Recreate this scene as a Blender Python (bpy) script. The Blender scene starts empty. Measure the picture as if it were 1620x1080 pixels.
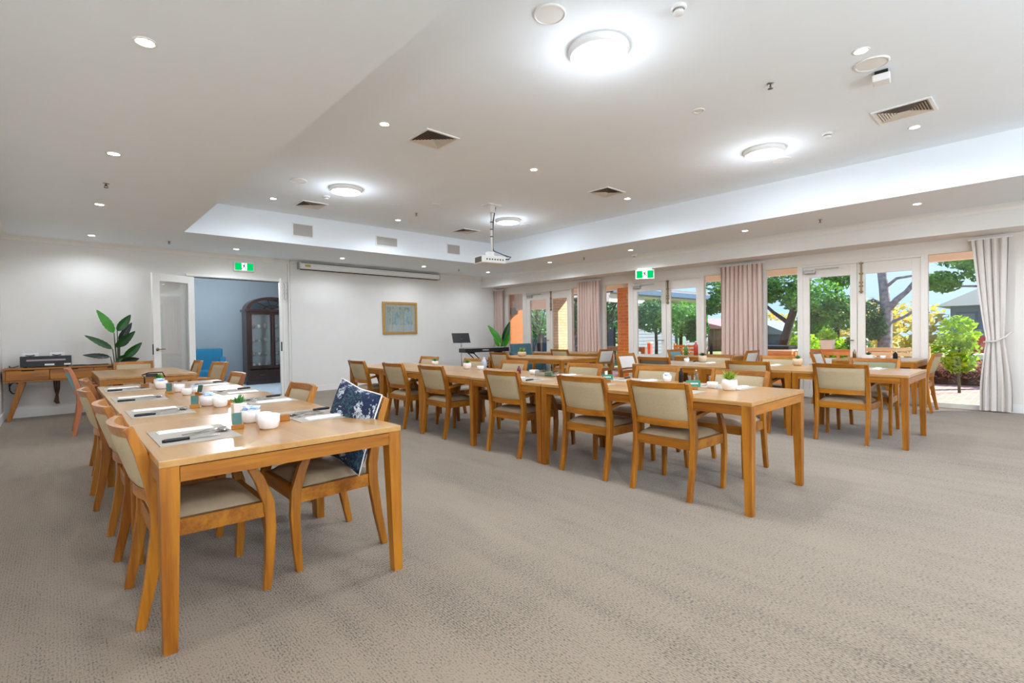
import bpy, bmesh, math, random
from mathutils import Vector, Matrix
random.seed(7)
SC = bpy.context.scene
COL = SC.collection
pi = math.pi

# ------------------------------------------------------------------ camera
CAMH = 1.21
F_PX = 785.56
yaw, pitch, roll = math.radians(42.475), math.radians(0.9076), math.radians(-0.7773)
fw = Vector((math.sin(yaw)*math.cos(pitch), math.cos(yaw)*math.cos(pitch), -math.sin(pitch)))
r0 = Vector((math.cos(yaw), -math.sin(yaw), 0)); u0 = r0.cross(fw)
rt = r0*math.cos(roll)+u0*math.sin(roll); up = -r0*math.sin(roll)+u0*math.cos(roll)
cd = bpy.data.cameras.new('camera'); cam = bpy.data.objects.new('camera', cd); COL.objects.link(cam)
cam.matrix_world = Matrix(((rt.x, up.x, -fw.x, 0), (rt.y, up.y, -fw.y, 0), (rt.z, up.z, -fw.z, CAMH), (0, 0, 0, 1)))
cd.sensor_width = 36; cd.lens = F_PX/1620*36; cd.clip_start = 0.05; cd.clip_end = 300
SC.camera = cam
# ------------------------------------------------------------------ exposure
SC.view_settings.view_transform = 'Standard'; SC.view_settings.look = 'None'
SC.view_settings.exposure = 0.82; SC.view_settings.gamma = 1.0
SC.view_settings.use_curve_mapping = False
SC.cycles.max_bounces = 8; SC.cycles.diffuse_bounces = 5; SC.cycles.transparent_max_bounces = 16
SC.cycles.glossy_bounces = 3; SC.cycles.transmission_bounces = 4
SC.cycles.caustics_reflective = False; SC.cycles.caustics_refractive = False
SC.cycles.sample_clamp_indirect = 4.0
SC.cycles.use_denoising = True
# ------------------------------------------------------------------ sky + sun
SKY = 1.05
w = bpy.data.worlds.new('sky'); SC.world = w; w.use_nodes = True
nt = w.node_tree; nt.nodes.clear()
out = nt.nodes.new('ShaderNodeOutputWorld'); bg = nt.nodes.new('ShaderNodeBackground')
tc = nt.nodes.new('ShaderNodeTexCoord'); sep = nt.nodes.new('ShaderNodeSeparateXYZ')
rampn = nt.nodes.new('ShaderNodeValToRGB'); mapn = nt.nodes.new('ShaderNodeMapping')
noi = nt.nodes.new('ShaderNodeTexNoise'); r2 = nt.nodes.new('ShaderNodeValToRGB'); mixn = nt.nodes.new('ShaderNodeMix')
mixn.data_type = 'RGBA'
nt.links.new(tc.outputs['Generated'], sep.inputs[0]); nt.links.new(sep.outputs['Z'], rampn.inputs[0])
rampn.color_ramp.elements[0].position = 0.0; rampn.color_ramp.elements[0].color = (.36, .54, .80, 1)
rampn.color_ramp.elements[1].position = 0.55; rampn.color_ramp.elements[1].color = (.22, .42, .85, 1)
nt.links.new(tc.outputs['Generated'], mapn.inputs[0]); mapn.inputs['Scale'].default_value = (1, 1, 3.5)
nt.links.new(mapn.outputs[0], noi.inputs['Vector']); noi.inputs['Scale'].default_value = 2.6; noi.inputs['Detail'].default_value = 5
nt.links.new(noi.outputs[0], r2.inputs[0]); r2.color_ramp.elements[0].position = .45; r2.color_ramp.elements[1].position = .7
nt.links.new(r2.outputs[0], mixn.inputs[0]); nt.links.new(rampn.outputs[0], mixn.inputs[6]); mixn.inputs[7].default_value = (.46, .58, .76, 1)
nt.links.new(mixn.outputs[2], bg.inputs[0]); bg.inputs[1].default_value = SKY
nt.links.new(bg.outputs[0], out.inputs[0])
sd = bpy.data.lights.new('sun', 'SUN'); sun = bpy.data.objects.new('sun', sd); COL.objects.link(sun)
sd.energy = 8.0; sd.angle = math.radians(0.6); sd.color = (1, .95, .86)
sun.rotation_euler = Vector((.70, -.62, .62)).to_track_quat('Z', 'Y').to_euler()
LAMPCOL = (.885, .97, 1.08)
LAMP = 1.0          # common factor of all ceiling lamps
PANEL_W = 110; SPOT_W = 23

# ------------------------------------------------------------------ helpers
class MB:
    """collects shapes for ONE mesh object"""
    def __init__(s): s.bm = bmesh.new(); s.mi = 0
    def face(s, pts):
        vs = [s.bm.verts.new(p) for p in pts]
        f = s.bm.faces.new(vs); f.material_index = s.mi; return f
    def box(s, x0, x1, y0, y1, z0, z1, bev=0):
        return s.hexa([(x0, y0, z0), (x1, y0, z0), (x1, y1, z0), (x0, y1, z0), (x0, y0, z1), (x1, y0, z1), (x1, y1, z1), (x0, y1, z1)], bev)
    def hexa(s, P, bev=0):
        v = [s.bm.verts.new(p) for p in P]; fs = []
        for q in ((0, 3, 2, 1), (4, 5, 6, 7), (0, 1, 5, 4), (1, 2, 6, 5), (2, 3, 7, 6), (3, 0, 4, 7)):
            f = s.bm.faces.new([v[i] for i in q]); f.material_index = s.mi; fs.append(f)
        if bev: s.bevel(fs, bev)
        return s
    def bevel(s, fs, b, seg=2):
        es = list({e for f in fs for e in f.edges})
        bmesh.ops.bevel(s.bm, geom=es, offset=b, segments=seg, profile=.5, affect='EDGES', material=-1)
    def sweep(s, path, sizes, wide=Vector((1, 0, 0)), bev=0, cap=True):
        """rectangular section along a path; sizes = (width along 'wide', thickness)"""
        path = [Vector(p) for p in path]; n = len(path); rings = []
        for i, p in enumerate(path):
            d = (path[min(i+1, n-1)]-path[max(i-1, 0)]).normalized()
            wv = (wide-d*wide.dot(d)).normalized(); t = d.cross(wv)
            a, b = sizes[i] if isinstance(sizes, list) else sizes
            rings.append([s.bm.verts.new(p+wv*(sx*a/2)+t*(sy*b/2)) for sx, sy in ((-1, -1), (1, -1), (1, 1), (-1, 1))])
        fs = []
        for i in range(n-1):
            for k in range(4):
                f = s.bm.faces.new((rings[i][k], rings[i][(k+1) % 4], rings[i+1][(k+1) % 4], rings[i+1][k])); f.material_index = s.mi; fs.append(f)
        if cap:
            fs.append(s.bm.faces.new(rings[0][::-1])); fs.append(s.bm.faces.new(rings[-1]))
            fs[-1].material_index = fs[-2].material_index = s.mi
        if bev:
            es = []
            for i in range(n-1):
                for k in range(4):
                    e = s.bm.edges.get((rings[i][k], rings[i+1][k])); es.append(e)
            for R in (rings[0], rings[-1]):
                for k in range(4): es.append(s.bm.edges.get((R[k], R[(k+1) % 4])))
            bmesh.ops.bevel(s.bm, geom=[e for e in es if e], offset=bev, segments=2, profile=.5, affect='EDGES', material=-1)
        return s
    def tube(s, path, r, seg=8, cap=True):
        path = [Vector(p) for p in path]; n = len(path); rings = []
        prev = None
        for i, p in enumerate(path):
            d = (path[min(i+1, n-1)]-path[max(i-1, 0)]).normalized()
            a = Vector((0, 0, 1)) if abs(d.z) < .9 else Vector((1, 0, 0))
            if prev is not None: a = prev
            x = (a-d*a.dot(d)).normalized(); y = d.cross(x); prev = x
            rr = r[i] if isinstance(r, (list, tuple)) else r
            rings.append([s.bm.verts.new(p+x*(math.cos(2*pi*k/seg)*rr)+y*(math.sin(2*pi*k/seg)*rr)) for k in range(seg)])
        for i in range(n-1):
            for k in range(seg):
                f = s.bm.faces.new((rings[i][k], rings[i][(k+1) % seg], rings[i+1][(k+1) % seg], rings[i+1][k])); f.smooth = True; f.material_index = s.mi
        if cap:
            for R in (rings[0][::-1], rings[-1]):
                f = s.bm.faces.new(R); f.material_index = s.mi
        return s
    def lathe(s, prof, c=(0, 0, 0), seg=20, sx=1, sy=1, smooth=True):
        """profile [(r, z)...] turned about z"""
        c = Vector(c); rings = []
        for r, z in prof:
            if r < 1e-6: rings.append([s.bm.verts.new(c+Vector((0, 0, z)))])
            else: rings.append([s.bm.verts.new(c+Vector((math.cos(2*pi*k/seg)*r*sx, math.sin(2*pi*k/seg)*r*sy, z))) for k in range(seg)])
        for A, B in zip(rings, rings[1:]):
            for k in range(seg):
                k2 = (k+1) % seg
                if len(A) == 1 and len(B) == 1: continue
                if len(A) == 1: q = (A[0], B[k2], B[k])
                elif len(B) == 1: q = (A[k], A[k2], B[0])
                else: q = (A[k], A[k2], B[k2], B[k])
                f = s.bm.faces.new(q); f.smooth = smooth; f.material_index = s.mi
        return s
    def prism(s, poly, axis, a, b):
        """2-D polygon extruded along axis ('x','y','z') from a to b"""
        def P(p, t):
            return {'x': (t, p[0], p[1]), 'y': (p[0], t, p[1]), 'z': (p[0], p[1], t)}[axis]
        A = [s.bm.verts.new(P(p, a)) for p in poly]; B = [s.bm.verts.new(P(p, b)) for p in poly]
        fs = [s.bm.faces.new(A[::-1]), s.bm.faces.new(B)]
        for i in range(len(A)):
            j = (i+1) % len(A); fs.append(s.bm.faces.new((A[i], A[j], B[j], B[i])))
        for f in fs: f.material_index = s.mi
        return s
    def sheet(s, fn, nu, nv, smooth=True, thick=0):
        g = [[s.bm.verts.new(fn(i/nu, j/nv)) for j in range(nv+1)] for i in range(nu+1)]
        for i in range(nu):
            for j in range(nv):
                f = s.bm.faces.new((g[i][j], g[i+1][j], g[i+1][j+1], g[i][j+1])); f.smooth = smooth; f.material_index = s.mi
        return s
    def blob(s, c, r, sub=2, jit=0):
        g = bmesh.ops.create_icosphere(s.bm, subdivisions=sub, radius=1)
        for v in g['verts']:
            k = 1+random.uniform(-jit, jit)
            v.co = Vector((v.co.x*r[0]*k, v.co.y*r[1]*k, v.co.z*r[2]*k))+Vector(c)
            for f in v.link_faces: f.smooth = True; f.material_index = s.mi
        return s
    def xf(s, M): bmesh.ops.transform(s.bm, matrix=M, verts=s.bm.verts); return s
    def build(s, name, mats, parent=None, recalc=True):
        if recalc: bmesh.ops.recalc_face_normals(s.bm, faces=s.bm.faces)
        me = bpy.data.meshes.new(name); s.bm.to_mesh(me); s.bm.free()
        for m in (mats if isinstance(mats, (list, tuple)) else [mats]): me.materials.append(m)
        o = bpy.data.objects.new(name, me); COL.objects.link(o)
        if parent: o.parent = parent
        return o
def empty(name, loc=(0, 0, 0), rz=0):
    o = bpy.data.objects.new(name, None); COL.objects.link(o); o.location = loc; o.rotation_euler = (0, 0, rz); o.empty_display_size = .1
    return o
def tag(o, label=None, cat=None, group=None, kind=None):
    if label: o['label'] = label
    if cat: o['category'] = cat
    if group: o['group'] = group
    if kind: o['kind'] = kind
    return o
def thing(name, label, cat, loc=(0, 0, 0), rz=0, group=None): return tag(empty(name, loc, rz), label, cat, group)
def struct(o): o['kind'] = 'structure'; return o
def copy_tree(o, parent=None):
    c = o.copy(); COL.objects.link(c)
    if parent: c.parent = parent
    for ch in KIDS.get(o.name, []): copy_tree(ch, c)
    return c
KIDS = {}
def learn(o):
    KIDS[o.name] = [x for x in COL.objects if x.parent == o]
    for x in KIDS[o.name]: learn(x)
def dup(proto, loc, rz, label, group=None):
    c = copy_tree(proto); c.location = loc; c.rotation_euler = (0, 0, rz); c['label'] = label
    if group: c['group'] = group
    return c

# ------------------------------------------------------------------ materials
def lin(r, g, b): return tuple(((c/255)/12.92 if c/255 <= .04045 else ((c/255+.055)/1.055)**2.4) for c in (r, g, b))+(1,)
def mat(name, col, rough=.5, metal=0, noise=0, scale=20, bump=0, spec=.5, emit=None, est=0, coat=0, stretch=(1, 1, 1), col2=None):
    m = bpy.data.materials.new(name); m.use_nodes = True; n = m.node_tree; b = n.nodes['Principled BSDF']
    c = col if len(col) == 4 else lin(*col)
    b.inputs['Base Color'].default_value = c; b.inputs['Roughness'].default_value = rough; b.inputs['Metallic'].default_value = metal
    b.inputs['Specular IOR Level'].default_value = spec; b.inputs['Coat Weight'].default_value = coat
    if emit: b.inputs['Emission Color'].default_value = emit if len(emit) == 4 else lin(*emit); b.inputs['Emission Strength'].default_value = est
    t = n.nodes.new('ShaderNodeTexCoord'); mp = n.nodes.new('ShaderNodeMapping'); mp.inputs['Scale'].default_value = stretch
    nz = n.nodes.new('ShaderNodeTexNoise'); nz.inputs['Scale'].default_value = scale; nz.inputs['Detail'].default_value = 4
    n.links.new(t.outputs['Object'], mp.inputs[0]); n.links.new(mp.outputs[0], nz.inputs['Vector'])
    cr = n.nodes.new('ShaderNodeValToRGB')
    k = max(noise, .01)
    c2 = (col2 if len(col2) == 4 else lin(*col2)) if col2 else tuple(x*(1-k) for x in c[:3])+(1,)
    cr.color_ramp.elements[0].color = c2; cr.color_ramp.elements[1].color = tuple(min(1, x*(1+k*.5)) for x in c[:3])+(1,)
    cr.color_ramp.elements[0].position = .3; cr.color_ramp.elements[1].position = .7
    n.links.new(nz.outputs[0], cr.inputs[0]); n.links.new(cr.outputs[0], b.inputs['Base Color'])
    if bump:
        bp = n.nodes.new('ShaderNodeBump'); bp.inputs['Strength'].default_value = bump; bp.inputs['Distance'].default_value = .01
        n.links.new(nz.outputs[0], bp.inputs['Height']); n.links.new(bp.outputs[0], b.inputs['Normal'])
    return m
def wood(name, light, dark, axis, rough=.35, scale=9, coat=.0):
    st = {'x': (.07, 1, 1), 'y': (1, .07, 1), 'z': (1, 1, .07)}[axis]
    m = bpy.data.materials.new(name); m.use_nodes = True; n = m.node_tree; b = n.nodes['Principled BSDF']
    t = n.nodes.new('ShaderNodeTexCoord'); oi = n.nodes.new('ShaderNodeObjectInfo'); ad = n.nodes.new('ShaderNodeVectorMath'); ad.operation = 'ADD'
    mp = n.nodes.new('ShaderNodeMapping'); mp.inputs['Scale'].default_value = st
    nz = n.nodes.new('ShaderNodeTexNoise'); nz.inputs['Scale'].default_value = scale; nz.inputs['Detail'].default_value = 6; nz.inputs['Distortion'].default_value = .8
    n2 = n.nodes.new('ShaderNodeTexNoise'); n2.inputs['Scale'].default_value = scale*9; n2.inputs['Detail'].default_value = 2
    n.links.new(t.outputs['Object'], ad.inputs[0]); n.links.new(oi.outputs['Random'], ad.inputs[1]); n.links.new(ad.outputs[0], mp.inputs[0])
    n.links.new(mp.outputs[0], nz.inputs['Vector']); n.links.new(mp.outputs[0], n2.inputs['Vector'])
    mx = n.nodes.new('ShaderNodeMath'); mx.operation = 'MULTIPLY_ADD'; mx.inputs[1].default_value = .35
    n.links.new(n2.outputs[0], mx.inputs[0]); n.links.new(nz.outputs[0], mx.inputs[2])
    cr = n.nodes.new('ShaderNodeValToRGB'); cr.color_ramp.elements[0].position = .5; cr.color_ramp.elements[1].position = .8
    cr.color_ramp.elements[0].color = lin(*dark); cr.color_ramp.elements[1].color = lin(*light)
    n.links.new(mx.outputs[0], cr.inputs[0]); n.links.new(cr.outputs[0], b.inputs['Base Color'])
    b.inputs['Roughness'].default_value = rough; b.inputs['Coat Weight'].default_value = coat; b.inputs['Coat Roughness'].default_value = .28
    bp = n.nodes.new('ShaderNodeBump'); bp.inputs['Strength'].default_value = .08; bp.inputs['Distance'].default_value = .003
    n.links.new(n2.outputs[0], bp.inputs['Height']); n.links.new(bp.outputs[0], b.inputs['Normal'])
    return m
def brick(name, c1, c2, mortar, scale, bw=.5, rh=.25, rot=None, coord='Object', msize=.02, bump=.4, rough=.85):
    m = bpy.data.materials.new(name); m.use_nodes = True; n = m.node_tree; b = n.nodes['Principled BSDF']
    t = n.nodes.new('ShaderNodeTexCoord'); mp = n.nodes.new('ShaderNodeMapping')
    if rot: mp.inputs['Rotation'].default_value = rot
    br = n.nodes.new('ShaderNodeTexBrick'); br.inputs['Color1'].default_value = lin(*c1); br.inputs['Color2'].default_value = lin(*c2)
    br.inputs['Mortar'].default_value = lin(*mortar); br.inputs['Scale'].default_value = scale; br.inputs['Brick Width'].default_value = bw; br.inputs['Row Height'].default_value = rh
    br.inputs['Mortar Size'].default_value = msize
    n.links.new(t.outputs[coord], mp.inputs[0]); n.links.new(mp.outputs[0], br.inputs['Vector']); n.links.new(br.outputs['Color'], b.inputs['Base Color'])
    bp = n.nodes.new('ShaderNodeBump'); bp.inputs['Strength'].default_value = bump; bp.invert = True
    n.links.new(br.outputs['Fac'], bp.inputs['Height']); n.links.new(bp.outputs[0], b.inputs['Normal']); b.inputs['Roughness'].default_value = rough
    return m
def glass_mat(name, tint=(1, 1, 1, 1), refl=.08):
    m = bpy.data.materials.new(name); m.use_nodes = True; n = m.node_tree; n.nodes.clear()
    o = n.nodes.new('ShaderNodeOutputMaterial'); tr = n.nodes.new('ShaderNodeBsdfTransparent'); tr.inputs[0].default_value = tint
    gl = n.nodes.new('ShaderNodeBsdfGlossy'); gl.inputs['Roughness'].default_value = .02
    fr = n.nodes.new('ShaderNodeFresnel'); fr.inputs[0].default_value = 1.45; mx = n.nodes.new('ShaderNodeMixShader')
    ml = n.nodes.new('ShaderNodeMath'); ml.operation = 'MULTIPLY_ADD'; ml.inputs[1].default_value = .6; ml.inputs[2].default_value = refl*.3
    n.links.new(fr.outputs[0], ml.inputs[0]); n.links.new(ml.outputs[0], mx.inputs[0])
    n.links.new(tr.outputs[0], mx.inputs[1]); n.links.new(gl.outputs[0], mx.inputs[2]); n.links.new(mx.outputs[0], o.inputs[0])
    return m
def emis(name, col, s):
    m = bpy.data.materials.new(name); m.use_nodes = True; n = m.node_tree; n.nodes.clear()
    o = n.nodes.new('ShaderNodeOutputMaterial'); e = n.nodes.new('ShaderNodeEmission'); e.inputs[0].default_value = col; e.inputs[1].default_value = s
    n.links.new(e.outputs[0], o.inputs[0]); return m

M = {}
OL, OD = (178, 114, 24), (132, 72, 5)
for a in 'xyz': M['oak_'+a] = wood('oak_'+a, OL, OD, a, .36)
M['oak_top'] = wood('oak_top', (192, 146, 84), (166, 116, 56), 'y', .28, 5, coat=.4)  # same oak, coloured paler for the overhead glare on the tops
M['oak_red'] = wood('oak_red', (205, 130, 85), (175, 100, 60), 'z', .4)
M['ceiling'] = mat('ceiling_paint', (240, 248, 254), .9, noise=.01, scale=3)
M['wall'] = mat('wall_paint', (232, 226, 219), .85, noise=.015, scale=4)
M['wallback'] = mat('back_wall_paint', (234, 232, 227), .85, noise=.015, scale=4)
M['trim'] = mat('trim_paint', (238, 236, 231), .45, noise=.01)
M['frame'] = mat('window_frame_paint', (234, 228, 219), .4, noise=.01)
M['white'] = mat('white_plastic', (238, 238, 236), .35, noise=.01)
M['bluewall'] = mat('blue_wall_paint', (132, 146, 156), .8, noise=.03, scale=3)
M['bluefloor'] = mat('blue_carpet', (186, 204, 220), .95, noise=.2, scale=60, bump=.3)
M['pad'] = mat('beige_back_fabric', (188, 170, 136), .85, noise=.05, scale=60, bump=.12)
M['seat'] = mat('taupe_seat_vinyl', (176, 156, 128), .42, noise=.04, scale=40, bump=.04)
M['padolive'] = mat('olive_back_fabric', (140, 140, 112), .85, noise=.05, scale=60, bump=.1)
M['padgrey'] = mat('charcoal_back_fabric', (92, 88, 84), .8, noise=.05, scale=60, bump=.1)
M['padteal'] = mat('teal_back_fabric', (128, 170, 178), .7, noise=.05, scale=60, bump=.1)
M['padlit'] = mat('window_lit_back_fabric', (225, 222, 216), .7, noise=.03, scale=60, bump=.1)  # chair back fabric with the whitening by window light put into its colour
M['teal'] = mat('teal_armchair_fabric', (22, 104, 140), .9, noise=.15, scale=50, bump=.15)
M['tealgrey'] = mat('grey_teal_fabric', (78, 118, 128), .9, noise=.1, scale=50, bump=.15)
M['steel'] = mat('stainless_steel', (200, 198, 194), .18, 1, noise=.02)
M['chrome'] = mat('brushed_metal', (185, 182, 176), .3, 1, noise=.02)
M['brass'] = mat('aged_brass', (150, 128, 92), .35, 1, noise=.05)
M['black'] = mat('black_plastic', (22, 22, 24), .4, noise=.02)
M['blackmetal'] = mat('black_metal', (28, 28, 30), .35, .4, noise=.02)
M['dark'] = mat('dark_void', (30, 28, 26), .9, noise=.02)
M['ceramic'] = mat('white_ceramic', (244, 243, 240), .2, noise=.01, coat=.3)
M['potwhite'] = mat('matt_white_pot', (236, 230, 224), .6, noise=.02)
M['pottan'] = mat('tan_pot', (205, 180, 150), .7, noise=.05)
M['leaf'] = mat('dark_leaf', (34, 92, 30), .35, noise=.25, scale=6, col2=(16, 60, 22))
M['leafb'] = mat('bright_leaf', (62, 152, 24), .35, noise=.2, scale=6)
M['leafd'] = mat('very_dark_leaf', (24, 40, 26), .3, noise=.2, scale=6)
M['stem'] = mat('plant_stem', (66, 74, 48), .6, noise=.1)
M['succ'] = mat('succulent_leaf', (72, 140, 66), .45, noise=.25, scale=30)
M['succ2'] = mat('yellow_green_succulent_leaf', (132, 160, 40), .45, noise=.3, scale=30)
M['mat'] = mat('grey_woven_placemat', (178, 170, 158), .8, noise=.1, scale=220, bump=.2)
M['napkin'] = mat('white_napkin', (246, 245, 243), .9, noise=.01)
M['card'] = mat('green_card', (38, 92, 80), .4, noise=.03)
M['cardgreen'] = mat('bright_green_card', (16, 112, 84), .4, noise=.03)
M['bluepkt'] = mat('blue_white_sachet', (150, 185, 232), .5, noise=.4, scale=40, col2=(238, 242, 250))
M['gold'] = mat('gilt_frame', (196, 152, 78), .4, .35, noise=.12, scale=30)
M['redlac'] = mat('dark_red_wood', (44, 20, 15), .28, noise=.3, scale=12, stretch=(1, 1, .15), coat=.3)
M['fabric_curtain'] = mat('curtain_fabric', (208, 184, 172), .95, noise=.04, scale=90, bump=.1)
M['curtain_pale'] = mat('pale_curtain_fabric', (222, 215, 208), .95, noise=.04, scale=90, bump=.1)
M['glass'] = glass_mat('window_glass', (.97, .985, .98, 1))
M['clear'] = glass_mat('clear_glass', (.985, .99, .985, 1), .25)
M['grille'] = mat('grey_grille', (176, 172, 168), .6, noise=.1, scale=200)
M['ventm'] = mat('vent_metal', (214, 204, 190), .5, 0, noise=.05)
M['ventd'] = mat('vent_dark', (92, 80, 66), .6, noise=.1)
M['green'] = emis('exit_green', lin(0, 168, 84), 1.0)
M['signwhite'] = emis('exit_white', (1, 1, 1, 1), 1.1)
M['brickpale'] = brick('pale_brick', (226, 202, 160), (208, 180, 138), (170, 150, 125), 4.2, .95, .32, rot=(pi/2, 0, 0))
M['brickorange'] = brick('orange_brick', (236, 150, 62), (218, 128, 44), (232, 172, 100), 4.2, .95, .32, rot=(pi/2, 0, 0))
M['soffit'] = mat('verandah_soffit', (246, 238, 222), .8, noise=.03)
M['timber'] = wood('deck_timber', (224, 156, 92), (190, 116, 60), 'y', .6)
M['timberg'] = wood('weathered_timber', (150, 112, 84), (104, 78, 60), 'z', .7)
M['fence'] = mat('charcoal_fence', (58, 62, 74), .8, noise=.15, scale=3, stretch=(4, 4, .2))
M['siding'] = mat('pale_weatherboard', (128, 138, 150), .6, noise=.02)
M['gutter'] = mat('blue_grey_gutter', (72, 96, 122), .4, noise=.04)
M['rooftile'] = mat('roof_tile', (122, 112, 108), .8, noise=.2, scale=8)
M['bark'] = mat('grey_bark', (148, 144, 150), .95, noise=.45, scale=12, bump=.6)
M['barkd'] = mat('dark_bark', (76, 58, 46), .95, noise=.4, scale=12, bump=.6)
M['lf1'] = mat('mid_green_leaves', (116, 168, 66), .6, noise=.5, scale=2.5, col2=(44, 104, 50))
M['lf2'] = mat('lime_leaves', (186, 220, 56), .6, noise=.4, scale=3, col2=(92, 150, 30))
M['lf3'] = mat('blue_green_leaves', (96, 148, 84), .6, noise=.5, scale=2.5, col2=(44, 92, 62))
M['lf4'] = mat('autumn_hedge_leaves', (206, 122, 112), .7, noise=.5, scale=5, col2=(120, 120, 76))
M['lf5'] = mat('yellow_autumn_leaves', (225, 190, 90), .7, noise=.4, scale=2, col2=(170, 170, 70))
for k_ in ('lf1', 'lf2', 'lf3', 'lf4', 'lf5', 'leafb', 'leaf'):
    n_ = M[k_].node_tree; b_ = n_.nodes['Principled BSDF']; o_ = n_.nodes['Material Output']
    t_ = n_.nodes.new('ShaderNodeBsdfTranslucent'); x_ = n_.nodes.new('ShaderNodeMixShader'); x_.inputs[0].default_value = .45 if k_[0:2] == 'lf' else .15
    src_ = b_.inputs['Base Color'].links[0].from_socket; n_.links.new(src_, t_.inputs[0])
    n_.links.new(b_.outputs[0], x_.inputs[1]); n_.links.new(t_.outputs[0], x_.inputs[2]); n_.links.new(x_.outputs[0], o_.inputs[0])
M['red'] = mat('red_car_paint', (190, 24, 34), .15, noise=.02, coat=1)
M['tyre'] = mat('rubber', (24, 24, 26), .8, noise=.05)
M['carglass'] = mat('car_glass', (40, 52, 62), .08, noise=.02)
M['houseblue'] = mat('grey_house_wall', (120, 140, 158), .8, noise=.05)
M['grass'] = mat('garden_ground', (150, 150, 96), .95, noise=.4, scale=1.5, col2=(96, 120, 60))
M['plastic_dark'] = mat('barbecue_lid', (38, 36, 38), .3, noise=.1)
M['cushion'] = None

def carpet():
    m = bpy.data.materials.new('loop_carpet'); m.use_nodes = True; n = m.node_tree; b = n.nodes['Principled BSDF']
    t = n.nodes.new('ShaderNodeTexCoord')
    def N(scale, st, det=2):
        mp = n.nodes.new('ShaderNodeMapping'); mp.inputs['Scale'].default_value = st
        z = n.nodes.new('ShaderNodeTexNoise'); z.inputs['Scale'].default_value = scale; z.inputs['Detail'].default_value = det
        n.links.new(t.outputs['Object'], mp.inputs[0]); n.links.new(mp.outputs[0], z.inputs['Vector']); return z
    wv = n.nodes.new('ShaderNodeTexWave'); wv.wave_type = 'BANDS'; wv.bands_direction = 'X'; wv.inputs['Scale'].default_value = 26; wv.inputs['Distortion'].default_value = 1.2; wv.inputs['Detail'].default_value = 2; wv.inputs['Detail Scale'].default_value = 6
    n.links.new(t.outputs['Object'], wv.inputs['Vector'])
    fine = N(170, (1, .45, 1)); tone = N(1.1, (1, .45, 1), 3); mid = N(9, (1, .15, 1), 2)
    br = n.nodes.new('ShaderNodeTexBrick'); br.inputs['Scale'].default_value = 1; br.inputs['Brick Width'].default_value = 1.0; br.inputs['Row Height'].default_value = .5
    br.inputs['Mortar Size'].default_value = 0; br.inputs['Color1'].default_value = (0, 0, 0, 1); br.inputs['Color2'].default_value = (1, 1, 1, 1)
    n.links.new(t.outputs['Object'], br.inputs['Vector'])
    def mth(op, a, bb, c=None):
        q = n.nodes.new('ShaderNodeMath'); q.operation = op
        for i, v in enumerate((a, bb, c)):
            if v is None: continue
            if isinstance(v, (int, float)): q.inputs[i].default_value = v
            else: n.links.new(v, q.inputs[i])
        return q.outputs[0]
    s = mth('MULTIPLY', fine.outputs[0], 1.6)
    s = mth('MULTIPLY_ADD', wv.outputs['Fac'], .16, s)
    s = mth('MULTIPLY_ADD', tone.outputs[0], .55, s)
    s = mth('MULTIPLY_ADD', mid.outputs[0], .35, s)
    s = mth('MULTIPLY_ADD', br.outputs['Color'], .06, s)
    s = mth('MULTIPLY', s, .66)
    cr = n.nodes.new('ShaderNodeValToRGB'); e = cr.color_ramp.elements
    e[0].position = .56; e[0].color = lin(38, 33, 28); e[1].position = .92; e[1].color = lin(142, 127, 108)
    n.links.new(s, cr.inputs[0]); n.links.new(cr.outputs[0], b.inputs['Base Color'])
    b.inputs['Roughness'].default_value = .95; b.inputs['Specular IOR Level'].default_value = .2; b.inputs['Sheen Weight'].default_value = .25; b.inputs['Sheen Roughness'].default_value = .45
    bp = n.nodes.new('ShaderNodeBump'); bp.inputs['Strength'].default_value = .5; bp.inputs['Distance'].default_value = .006
    n.links.new(s, bp.inputs['Height']); n.links.new(bp.outputs[0], b.inputs['Normal'])
    return m
M['carpet'] = carpet()
def paving():
    m = brick('brick_paving', (198, 150, 136), (178, 134, 128), (214, 196, 184), 4, .9, .45, bump=.2)
    return m
M['paving'] = paving()
def floral():
    m = bpy.data.materials.new('navy_floral_fabric'); m.use_nodes = True; n = m.node_tree; b = n.nodes['Principled BSDF']
    t = n.nodes.new('ShaderNodeTexCoord')
    vo = n.nodes.new('ShaderNodeTexVoronoi'); vo.inputs['Scale'].default_value = 11; vo.feature = 'F1'
    nz = n.nodes.new('ShaderNodeTexNoise'); nz.inputs['Scale'].default_value = 22; nz.inputs['Detail'].default_value = 3
    mx = n.nodes.new('ShaderNodeMix'); mx.data_type = 'VECTOR'; mx.inputs[0].default_value = .12
    n.links.new(t.outputs['Object'], mx.inputs[4]); n.links.new(nz.outputs['Color'], mx.inputs[5]); n.links.new(mx.outputs[1], vo.inputs['Vector'])
    cr = n.nodes.new('ShaderNodeValToRGB'); cr.color_ramp.interpolation = 'CONSTANT'; e = cr.color_ramp.elements
    e[0].position = 0; e[0].color = lin(120, 150, 176); e[1].position = .2; e[1].color = lin(226, 228, 226)
    for p, c in ((.30, (96, 124, 150)), (.36, (200, 208, 210)), (.40, (24, 36, 70)), (.78, (52, 104, 100)), (.86, (22, 32, 62))):
        k = e.new(p); k.color = lin(*c)
    n.links.new(vo.outputs['Distance'], cr.inputs[0])
    sc = n.nodes.new('ShaderNodeMath'); sc.operation = 'MULTIPLY'; sc.inputs[1].default_value = 1.15
    n.links.new(vo.outputs['Distance'], sc.inputs[0]); n.links.new(sc.outputs[0], cr.inputs[0])
    n.links.new(cr.outputs[0], b.inputs['Base Color']); b.inputs['Roughness'].default_value = .9
    return m
M['cushion'] = floral()
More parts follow.
